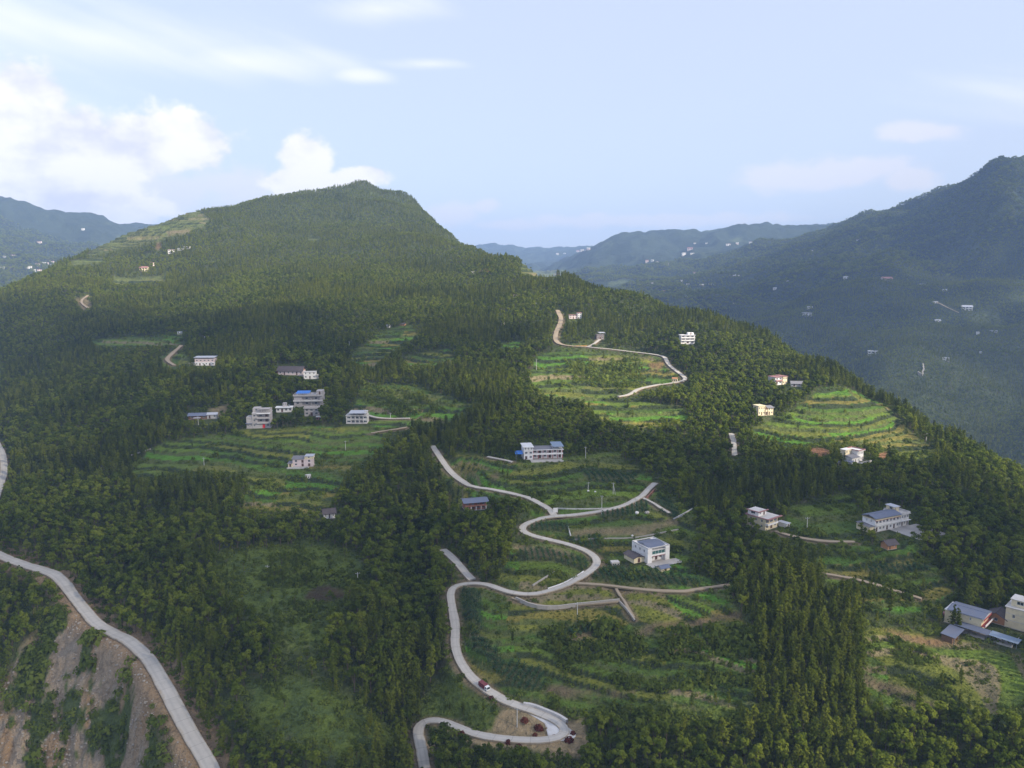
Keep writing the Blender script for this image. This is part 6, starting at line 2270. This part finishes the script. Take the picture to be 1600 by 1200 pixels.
right_far = [
    (1364, 556, 19, 9, 'largest white house on the shaded mountain across the valley'),
    (1261, 494, 17, 6, 'row-shaped white house on the shaded mountain, one roof below the bright dot house'),
    (1266, 482, 9, 4, 'bright small house just above the row-shaped white house across the valley'),
    (1478, 564, 11, 6, 'white house low on the shaded mountain left of the steep pale scar'),
    (1387, 439, 18, 5, 'long house with a red end on bare ground high on the shaded mountain'),
    (1322, 436, 8, 4, 'small grey-white house high on the dark spur'),
    (1511, 485, 18, 7, 'wide grey house at the lower end of the mountain track'),
    (1462, 474, 8, 4, 'small white house at the upper end of the mountain track'),
    (1552, 519, 13, 3, 'low pale house at the right on the shaded mountain'),
    (1528, 523, 5, 5, 'tiny upright house left of the low pale one on the shaded mountain'),
    (1466, 503, 10, 3, 'low grey farm below the mountain track'),
    (1211, 453, 6, 4, 'lone bright white house deep in the blue valley'),
    (1441, 446, 11, 3, 'faint grey farm above the mountain track'),
    (1476, 455, 8, 3, 'small farm beside the upper mountain trail'),
    (1532, 552, 4, 3, 'tiny faint hut in the dark forest low on the mountain'),
]
for u, v, a, b, l in right_far:
    small_house(u, v, a * .82, b * .82, l, M_WHITE if 'red' not in l else M_PINK, M_ROSE if 'red' in l else M_GREYM, random.choice(('flat', 'gable')), 'houses on the shaded mountain', wins=3 if a > 12 else 2)
valley = [
    (1011, 410, 6, 4), (1019, 409, 5, 4), (1027, 411, 5, 3), (1042, 413, 7, 2), (1050, 411, 5, 2), (1069, 399, 7, 5), (1078, 391, 10, 4), (1082, 397, 7, 2), (1138, 384, 8, 4), (1152, 382, 5, 3), (1173, 380, 6, 3),
    (1019, 443, 6, 2), (1062, 446, 5, 3), (1065, 440, 4, 3), (1075, 445, 6, 3), (1096, 447, 7, 3), (1110, 445, 6, 3), (1116, 445, 4, 2), (1038, 458, 6, 4), (1074, 465, 6, 3), (1140, 431, 4, 2), (1150, 432, 12, 2), (1148, 475, 5, 2), (1230, 440, 4, 2),
    (903, 394, 6, 3), (909, 393, 5, 4), (914, 392, 4, 3), (919, 391, 6, 4), (871, 398, 5, 3), (882, 397, 4, 2), (1085, 428, 4, 3), (1104, 381, 4, 2), (1086, 381, 4, 2), (1268, 393, 4, 2), (1340, 376, 4, 2),
]
for k, (u, v, a, b) in enumerate(valley):
    sub = 'tiny white house in the hazy hamlet on the distant valley slope' if u > 950 else 'tiny pale house on the farthest blue hillside notch'
    small_house(u, v, a * .8, b * .8, sub, M_WHITE if k % 3 else M_PINK, M_WHITE if k % 2 else M_ROSE, 'flat' if k % 3 else 'gable', 'houses of the distant valley hamlet' if u > 950 else 'houses on the farthest hillside', wins=2)
for k, (u, v, a, b) in enumerate([(3, 421, 6, 4), (19, 420, 7, 3), (46, 420, 7, 4), (59, 417, 6, 5), (68, 413, 5, 3), (74, 413, 3, 3), (82, 416, 6, 3), (62, 424, 6, 3), (54, 424, 4, 3), (20, 400, 6, 2), (129, 360, 4, 3), (61, 380, 6, 3), (6, 402, 4, 2), (81, 410, 5, 2)]):
    small_house(u, v, a, b, 'tiny pale house in the hazy village at the foot of the left mountain', M_PINK if k % 2 else M_WHITE, M_ROSE if k % 2 else M_WHITE, 'flat', 'houses of the hazy left village', wins=2)

# bare earth scars and quarry on far slopes are ground; a steep pale channel on the shaded mountain
for label, pts, wpx in (('pale steep concrete flume running down the shaded mountain forest', [(1442, 572), (1443, 580), (1440, 588), (1434, 584)], 3.0),):
    p = np.array(pts, float)
    q, ok = hit(p[:, 0], p[:, 1])
    mb = MB()
    for a, b in zip(q[:-1], q[1:]):
        d = Vector((b[0] - a[0], b[1] - a[1], 0)).normalized()
        n = Vector((-d.y, d.x, 0)) * 1.0
        mb.quad((a[0] - n.x, a[1] - n.y, a[2] + ZC + 4), (a[0] + n.x, a[1] + n.y, a[2] + ZC + 4), (b[0] + n.x, b[1] + n.y, b[2] + ZC + 4), (b[0] - n.x, b[1] - n.y, b[2] + ZC + 4))
        mb.quad((a[0] - n.x, a[1] - n.y, a[2] + ZC - 3), (a[0] - n.x, a[1] - n.y, a[2] + ZC + 4), (b[0] - n.x, b[1] - n.y, b[2] + ZC + 4), (b[0] - n.x, b[1] - n.y, b[2] + ZC - 3))
        mb.quad((a[0] + n.x, a[1] + n.y, a[2] + ZC - 3), (a[0] + n.x, a[1] + n.y, a[2] + ZC + 4), (b[0] + n.x, b[1] + n.y, b[2] + ZC + 4), (b[0] + n.x, b[1] + n.y, b[2] + ZC - 3))
    tag(mb.build('flume', M_STONE), label, 'channel')


# ------------------------------------------------------------------ poles, walls, sign, truck and the red shrubs
def at(u, v):
    p = hit(u, v)[0][0]
    return Vector((p[0], p[1], p[2] + ZC)), (p[1] * CP - p[2] * SP) / FPX


POLES = [
    (838, 578, 17, 'pole standing alone on the open upper terraces'), (546, 546, 12, 'pole by the small upper left terraces'), (319, 727, 12, 'pole on the green strips of the left terraces'),
    (915, 716, 18, 'pole beside the long white house field'), (902, 970, 30, 'pole in the slope under the lower road curve'), (1261, 826, 18, 'pole on the path to the longest white house'),
    (540, 704, 15, 'pole at the end of the left terrace strips'), (958, 772, 18, 'twin-legged pole above the forked road'), (940, 804, 30, 'tall pole on the road edge past the fork'), (993, 790, 12, 'short pole at the road bend below the wood'),
    (919, 765, 12, 'short pole in the middle of the terraced field'), (418, 895, 12, 'short pole on the knoll meadow'), (559, 908, 14, 'bare pole near the dark plot in the meadow'), (1371, 776, 14, 'pole behind the longest white house'),
    (808, 1136, 32, 'tall pole at the roadside turnout'), (610, 655, 10, 'pole on the path beside the tin-roofed concrete house'), (310, 664, 14, 'pole at the corner of the half blue roofed farmhouse'), (1447, 690, 14, 'pole on the lit terraces near the skyline wood'),
]
for u, v, hp, label in POLES:
    p, m = at(u, v)
    H_ = hp * m * 1.03
    r = empty('utility_pole', p)
    r.rotation_euler = (random.gauss(0, .015), random.gauss(0, .015), random.uniform(-.6, .6))
    tag(r, 'pale concrete ' + label, 'pole', 'utility poles along the village lanes')
    MB().tube((0, 0, -1), (0, 0, H_), 0.17, 0.11, 8).build('shaft', M_POLE, r, smooth=False)
    MB().box(-0.8, 0.8, -.06, .06, H_ - .55, H_ - .43).build('crossarm', M_STEEL, r)
    for x in (-.7, 0, .7):
        MB().tube((x, 0, H_ - .43), (x, 0, H_ - .2), .06, .04, 6).build('insulator', M_WHITE, r)
    if 'twin' in label:
        MB().tube((1.2, 0, -1), (0.12, 0, H_ * .8), .12, .1, 6).build('stay', M_POLE, r)


def wall_along(pts, h, t, label, m, name='retaining_wall', cat='wall', lift=0.0, dz=-1.0):
    p = chaikin(pts, 1)
    q = hit(p[:, 0], p[:, 1])[0]
    mb = MB()
    for a, b in zip(q[:-1], q[1:]):
        d = Vector((b[0] - a[0], b[1] - a[1], 0))
        if d.length < 1e-3:
            continue
        n = Vector((-d.y, d.x, 0)).normalized() * t / 2
        A0, B0 = a[2] + ZC, b[2] + ZC
        for (s0, s1, z0, z1) in ((-1, 1, h, h),):
            mb.quad((a[0] - n.x, a[1] - n.y, A0 + h), (a[0] + n.x, a[1] + n.y, A0 + h), (b[0] + n.x, b[1] + n.y, B0 + h), (b[0] - n.x, b[1] - n.y, B0 + h))
        for s in (-1, 1):
            mb.quad((a[0] + s * n.x, a[1] + s * n.y, A0 + dz), (b[0] + s * n.x, b[1] + s * n.y, B0 + dz), (b[0] + s * n.x, b[1] + s * n.y, B0 + h), (a[0] + s * n.x, a[1] + s * n.y, A0 + h))
    for e in (q[0], q[-1]):
        pass
    return tag(mb.build(name, m), label, cat)


wall_along([(856, 922), (880, 914), (900, 903), (912, 895)], 0.75, 0.35, 'white parapet wall on the inner edge of the upper road curve', M_WHITE)
wall_along([(806, 938), (832, 950), (862, 953), (900, 948), (940, 944), (968, 941)], 1.3, 0.5, 'curved grey dry-stone wall under the lower road curve', M_STONE)
wall_along([(966, 940), (976, 950), (986, 963), (992, 972)], 0.8, 0.4, 'short stone wall dropping down beside the brown strip', M_STONE)
wall_along([(832, 916), (848, 906), (866, 895)], 0.6, 0.4, 'short pale stone wall slanting across the green loop field', M_STONE)
wall_along([(870, 795), (890, 796), (920, 796), (960, 795)], 0.5, 0.3, 'thin pale kerb wall above the road east of the fork', M_PALE)
wall_along([(886, 822), (889, 830), (892, 840)], 0.8, 0.4, 'short pale wall between the maize plots below the fork', M_PALE)
wall_along([(818, 1104), (832, 1106), (850, 1113), (872, 1122), (886, 1131)], 1.3, 0.8, 'long pale cut stone retaining wall behind the turnout', M_PALE)
wall_along([(1022, 767), (1015, 775), (1009, 780)], 0.8, 0.5, 'brick-red road edge wall at the wood corner', M_BRICK)
wall_along([(205, 712), (222, 707), (236, 702)], 0.6, 0.5, 'short pale stone wall at the tip of the left terraces', M_STONE)
wall_along([(895, 844), (940, 842), (985, 842), (1010, 838), (1060, 828)], 0.45, 0.4, 'long low tan wall under the yellow strip field', M_STONE)
wall_along([(1052, 812), (1075, 800), (1090, 790)], 0.5, 0.4, 'thin pale wall climbing the edge of the sloping plot', M_PALE)

# roadside sign
p, m = at(868, 803)
r = empty('road_sign', p, 0.05)
tag(r, 'white square notice board on posts at the road fork', 'sign')
MB().box(-1.0, 1.0, -.04, .04, 0.7, 2.7).build('board', M_WHITE, r)
for x in (-.8, .8):
    MB().box(x - .05, x + .05, .05, .13, -.5, 2.6).build('post', M_STEEL, r)

# small stones and shelters that read as pale dots
for u, v, wd, label in [(919, 768, 1.0, 'white boulder beside the short pole in the terraced field'), (930, 769, .8, 'smaller white boulder right of the other in the terraced field'),
                        (995, 803, 1.6, 'squat white stone shelter by the plot wall'), (1011, 803, 1.9, 'grey stone shelter at the end of the plot wall'),
                        (988, 838, .9, 'white marker stone on the tan strip')]:
    p, m = at(u, v)
    bm = bmesh.new()
    bmesh.ops.create_icosphere(bm, subdivisions=2, radius=wd * .55)
    rr = random.Random(int(u))
    for q in bm.verts:
        q.co *= rr.uniform(.82, 1.12)
        q.co.z *= .8
    me = bpy.data.meshes.new('boulder')
    bm.to_mesh(me)
    bm.free()
    me.materials.append(M_WHITE if 'white' in label else M_STONE)
    o = bpy.data.objects.new('boulder', me)
    COL.objects.link(o)
    o.location = p + Vector((0, 0, wd * .3))
    tag(o, label, 'boulder')

# truck on the climb above the turnout
p, m = at(757, 1078)
p2, _ = at(766, 1085)
p3, _ = at(748, 1071)
d = (p2 - p3)
r = empty('truck', p + Vector((0, 0, .32)), math.atan2(d.y, d.x))
r.scale = (.68, .68, .68)
tag(r, 'small red cargo truck with a white cab driving down the concrete road', 'truck')
pitch_ = math.atan2(d.z, math.hypot(d.x, d.y))
r.rotation_euler = (0, -pitch_, math.atan2(d.y, d.x))
cargo = MB().box(-3.1, 1.05, -1.05, 1.05, .75, 2.5).build('cargo_body', M_TRUCKR, r)
for x in (-3.1, -2.05, -1.0, 0.0):
    MB().box(x + .02, x + .12, -1.1, -1.052, .78, 2.48).box(x + .02, x + .12, 1.052, 1.1, .78, 2.48).build('cargo_rib', M_TRUCKR, cargo)
cabm = MB()
prof = [(1.15, .6), (2.75, .6), (2.78, 1.25), (2.45, 2.2), (1.15, 2.25)]
k = len(prof)
cabm.v = [(x, -.95, z) for x, z in prof] + [(x, .95, z) for x, z in prof]
cabm.f = [tuple(range(k)), tuple(range(2 * k - 1, k - 1, -1))] + [(i, (i + 1) % k, k + (i + 1) % k, k + i) for i in range(k)]
cab = cabm.build('cab', M_TRUCKW, r)
MB().quad((2.79, -.82, 1.3), (2.79, .82, 1.3), (2.49, .82, 2.12), (2.49, -.82, 2.12)).build('windscreen', M_GLASS, cab)
for s in (-1, 1):
    MB().quad((1.4, s * .955, 1.35), (2.5, s * .955, 1.35), (2.3, s * .955, 2.05), (1.4, s * .955, 2.05)).build('side_window', M_GLASS, cab)
    MB().box(2.76, 2.80, s * .75 - .14, s * .75 + .14, .85, 1.05).build('headlight', M_FRAME, cab)
MB().box(-3.0, 2.6, -.4, .4, .45, .7).build('chassis', M_RUBBER, r)
for x in (-2.2, 2.0):
    for s in (-1, 1):
        w = MB().tube((x, s * .72, .42), (x, s * 1.0, .42), .42, .42, 14).build('wheel', M_RUBBER, r)
        MB().tube((x, s * .99, .42), (x, s * 1.03, .42), .2, .2, 10).build('rim', M_STEEL, w)

# orange barrier on the upper road
p, m = at(908, 542)
r = empty('barrier', p + Vector((0, -2.4, 0)), 0.0)
tag(r, 'orange roadside barrier on dark posts along the upper dirt road', 'barrier')
for i in range(5):
    x = -4 + i * 2
    MB().box(x - .12, x + .12, -.1, .1, -2.5, 1.4).build('post', M_DARK, r)
for z in (.5, 1.0):
    MB().box(-4.6, 4.6, -.16, -.101, z, z + .35).build('rail', mat('orange_paint', (0.62, 0.30, 0.08), rough=.6), r)

# red-leaved ornamental shrubs at the hairpin, each with a stem
RSH = [make_bush(s, r=1.15, n=120) for s in (41, 42, 43)]
red_meshes = [mesh_of('red_shrub_leaves', [(c, REDLEAF)]) for c in RSH]
stem = mesh_of('red_shrub_stem', [(MB().tube((0, 0, -.3), (0, 0, .7), .09, .05, 6), BARK)])
for k, (u, v, wp, where) in enumerate([(820, 1127, 13, 'at the head of the turnout below the stone wall'), (842, 1139, 15, 'largest, in the middle of the turnout island'), (836, 1149, 8, 'small, against the lower side of the largest one'), (866, 1151, 7, 'smallest, alone on the sandy turnout tip'),
                                       (895, 1147, 10, 'at the far right rim of the turnout'), (889, 1158, 15, 'double-domed, at the outer corner of the turnout'), (810, 1168, 12, 'on the outer verge right of its twin'), (794, 1161, 11, 'on the outer verge left of its twin'),
                                       (722, 1149, 13, 'alone on the verge near the hairpin bend'), (768, 1092, 10, 'on the road edge just ahead of the truck')]):
    p, m = at(u, v)
    s = wp * m / 2.35
    r = empty('red_shrub', p, random.uniform(0, 6))
    r.scale = (s, s, s)
    tag(r, 'round dark red leafy shrub %s' % where, 'shrub', 'red ornamental shrubs along the lower road')
    for nm, me in (('crown', red_meshes[k % 3]), ('stem', stem)):
        o = bpy.data.objects.new(nm, me)
        COL.objects.link(o)
        o.parent = r

# rubble on the slide
def rocks(name, polys, n, lo, hi, seed):
    rng = np.random.default_rng(seed)
    mb = MB()
    base = bmesh.new()
    bmesh.ops.create_icosphere(base, subdivisions=1, radius=1)
    bv = np.array([v.co[:] for v in base.verts])
    bf = [[v.index for v in f.verts] for f in base.faces]
    base.free()
    vs_, fs_ = [], []
    for poly in polys:
        w = np.asarray(poly)
        a, b = w.min(0), w.max(0)
        got = 0
        while got < n:
            x, y = rng.uniform(a[0], b[0]), rng.uniform(a[1], b[1])
            if not inpoly(np.array([x]), np.array([y]), w)[0] or y < 112:
                continue
            got += 1
            if grid_value(CLEAR, np.array([x]), np.array([y]))[0] < 1.2:
                continue
            if grid_value(GREEN, np.array([x]), np.array([y]))[0] > 0.4:
                continue
            s = lo * (hi / lo) ** (rng.random() ** 2.2)
            v = bv * rng.uniform(.7, 1.25, bv.shape) * s * np.array([1, 1, .7])
            o = len(vs_)
            z = ZW(x, y)
            vs_ += [(p_[0] + x, p_[1] + y, p_[2] + z + s * .2) for p_ in v]
            fs_ += [tuple(i + o for i in f) for f in bf]
    mb.v, mb.f = vs_, fs_
    return tag(mb.build(name, M_ROCK), kind='stuff')


rocks('rubble', SLW, 2600, .12, .55, 5)

# ------------------------------------------------------------------ unseen clouds added to shade the valley, high beyond the right and behind the camera
def cloud_material():
    """thin cumulus: each billow lets a good part of the sunlight through"""
    m = bpy.data.materials.new('cloud_white')
    m.use_nodes = True
    t = m.node_tree
    t.nodes.clear()
    out = N(t, 'ShaderNodeOutputMaterial')
    d = N(t, 'ShaderNodeBsdfDiffuse')
    d.inputs['Color'].default_value = (0.88, 0.89, 0.9, 1)
    tr = N(t, 'ShaderNodeBsdfTransparent')
    mx = N(t, 'ShaderNodeMixShader')
    mx.inputs[0].default_value = CLOUD_DENSITY
    t.links.new(tr.outputs[0], mx.inputs[1])
    t.links.new(d.outputs[0], mx.inputs[2])
    t.links.new(mx.outputs[0], out.inputs[0])
    return m


CLOUD_DENSITY = 0.20
M_CLOUD = cloud_material()


def cloud(name, label, boundary, alt, seed, step=95, ragged=120):
    """unseen cumulus bank that blocks the sun: blobs over the plan, flat base, ragged rim"""
    rng = np.random.default_rng(seed)
    w = np.asarray(boundary)
    lo, hi = w.min(0), w.max(0)
    gx, gy = np.meshgrid(np.arange(lo[0], hi[0], step), np.arange(lo[1], hi[1], step))
    gx = gx.ravel() + rng.uniform(-.45, .45, gx.size) * step
    gy = gy.ravel() + rng.uniform(-.45, .45, gy.size) * step
    wob = fbm(gx, gy, 240, 3, seed) * ragged
    m = inpoly(gx + wob, gy + wob, w)
    gx, gy = gx[m], gy[m]
    bm = bmesh.new()
    bmesh.ops.create_icosphere(bm, subdivisions=2, radius=1)
    bv = np.array([v.co[:] for v in bm.verts])
    bf = np.array([[v.index for v in f.verts] for f in bm.faces])
    bm.free()
    vs_, fs_ = [], []
    for k, (x, y) in enumerate(zip(gx, gy)):
        rr = step * rng.uniform(.62, 1.0)
        v = bv * (1 + 0.16 * np.sin(bv[:, [1, 2, 0]] * 5 + k) + rng.normal(0, .03, bv.shape)) * rr
        v[:, 2] = np.maximum(v[:, 2] * rng.uniform(.8, 1.5), -rr * .25)
        vs_.append(v + np.array([x, y, alt]))
        fs_.append(bf + k * len(bv))
    if not vs_:
        return
    me = bpy.data.meshes.new(name)
    me.from_pydata(np.concatenate(vs_).tolist(), [], np.concatenate(fs_).tolist())
    me.polygons.foreach_set('use_smooth', [True] * len(me.polygons))
    me.materials.append(M_CLOUD)
    o = bpy.data.objects.new(name, me)
    COL.objects.link(o)
    tag(o, label, 'cloud')
    return o


def lifted(px_list, alt):
    """plan outline of a cloud placed so that its shade falls on the given ground"""
    p = np.array(px_list, float)
    q, ok = hit(p[:, 0], p[:, 1])
    q = q[ok]
    k = (alt - (q[:, 2] + ZC)) / SUN_DIR.z
    return q[:, :2] + np.stack([k * SUN_DIR.x, k * SUN_DIR.y], 1)


near_edge = [(-260, 1400), (-260, 640), (-150, 530), (40, 480), (200, 472), (330, 490), (470, 505), (600, 512), (700, 516), (790, 524), (815, 580), (812, 640), (860, 700), (960, 722), (1080, 732), (1200, 742), (1300, 755), (1450, 768), (1620, 800), (1800, 900), (1800, 1400), (800, 1450)]
cloud('cloud', 'unseen flat-based cumulus bank shaped to shade the lower hillside', lifted(near_edge, 1000), 1000, 3, step=62, ragged=55)  # out of view, outline projected sunward from the shaded part of the hill

shade2 = [(1010, 470), (1150, 430), (1240, 395), (1330, 372), (1420, 345), (1440, 345), (1470, 400), (1530, 440), (1620, 470), (1760, 500), (1900, 520), (1900, 700), (1600, 720), (1500, 672), (1400, 612), (1300, 555), (1200, 505)]
cloud('cloud', 'unseen long cumulus bank added to shade the mountain across the valley', lifted(shade2, 1300), 1300, 8, step=150)  # added out of view to keep direct sun off the facing slope

# ------------------------------------------------------------------ the air
def build_haze():
    x1 = float(np.abs(XX).max()) + 60
    y1 = float(YY.max()) + 60
    z0 = float(ZZ.min()) + ZC - 6
    z1 = float(ZZ.max()) + ZC + 45
    mb = MB().box(-x1, x1, -400, y1, z0, z1)
    m = bpy.data.materials.new('air')
    m.use_nodes = True
    t = m.node_tree
    t.nodes.clear()
    out = N(t, 'ShaderNodeOutputMaterial')
    v = N(t, 'ShaderNodeVolumePrincipled')
    v.inputs['Color'].default_value = (*HAZE_COLOR, 1)
    v.inputs['Density'].default_value = HAZE_DENSITY
    v.inputs['Anisotropy'].default_value = 0.0
    t.links.new(v.outputs[0], out.inputs['Volume'])
    o = mb.build('haze', m)
    tag(o, kind='stuff')
    print('HAZE', x1, y1, z0, z1)


HAZE_COLOR = (0.40, 0.60, 1.0)
HAZE_DENSITY = 1.25e-4
build_haze()
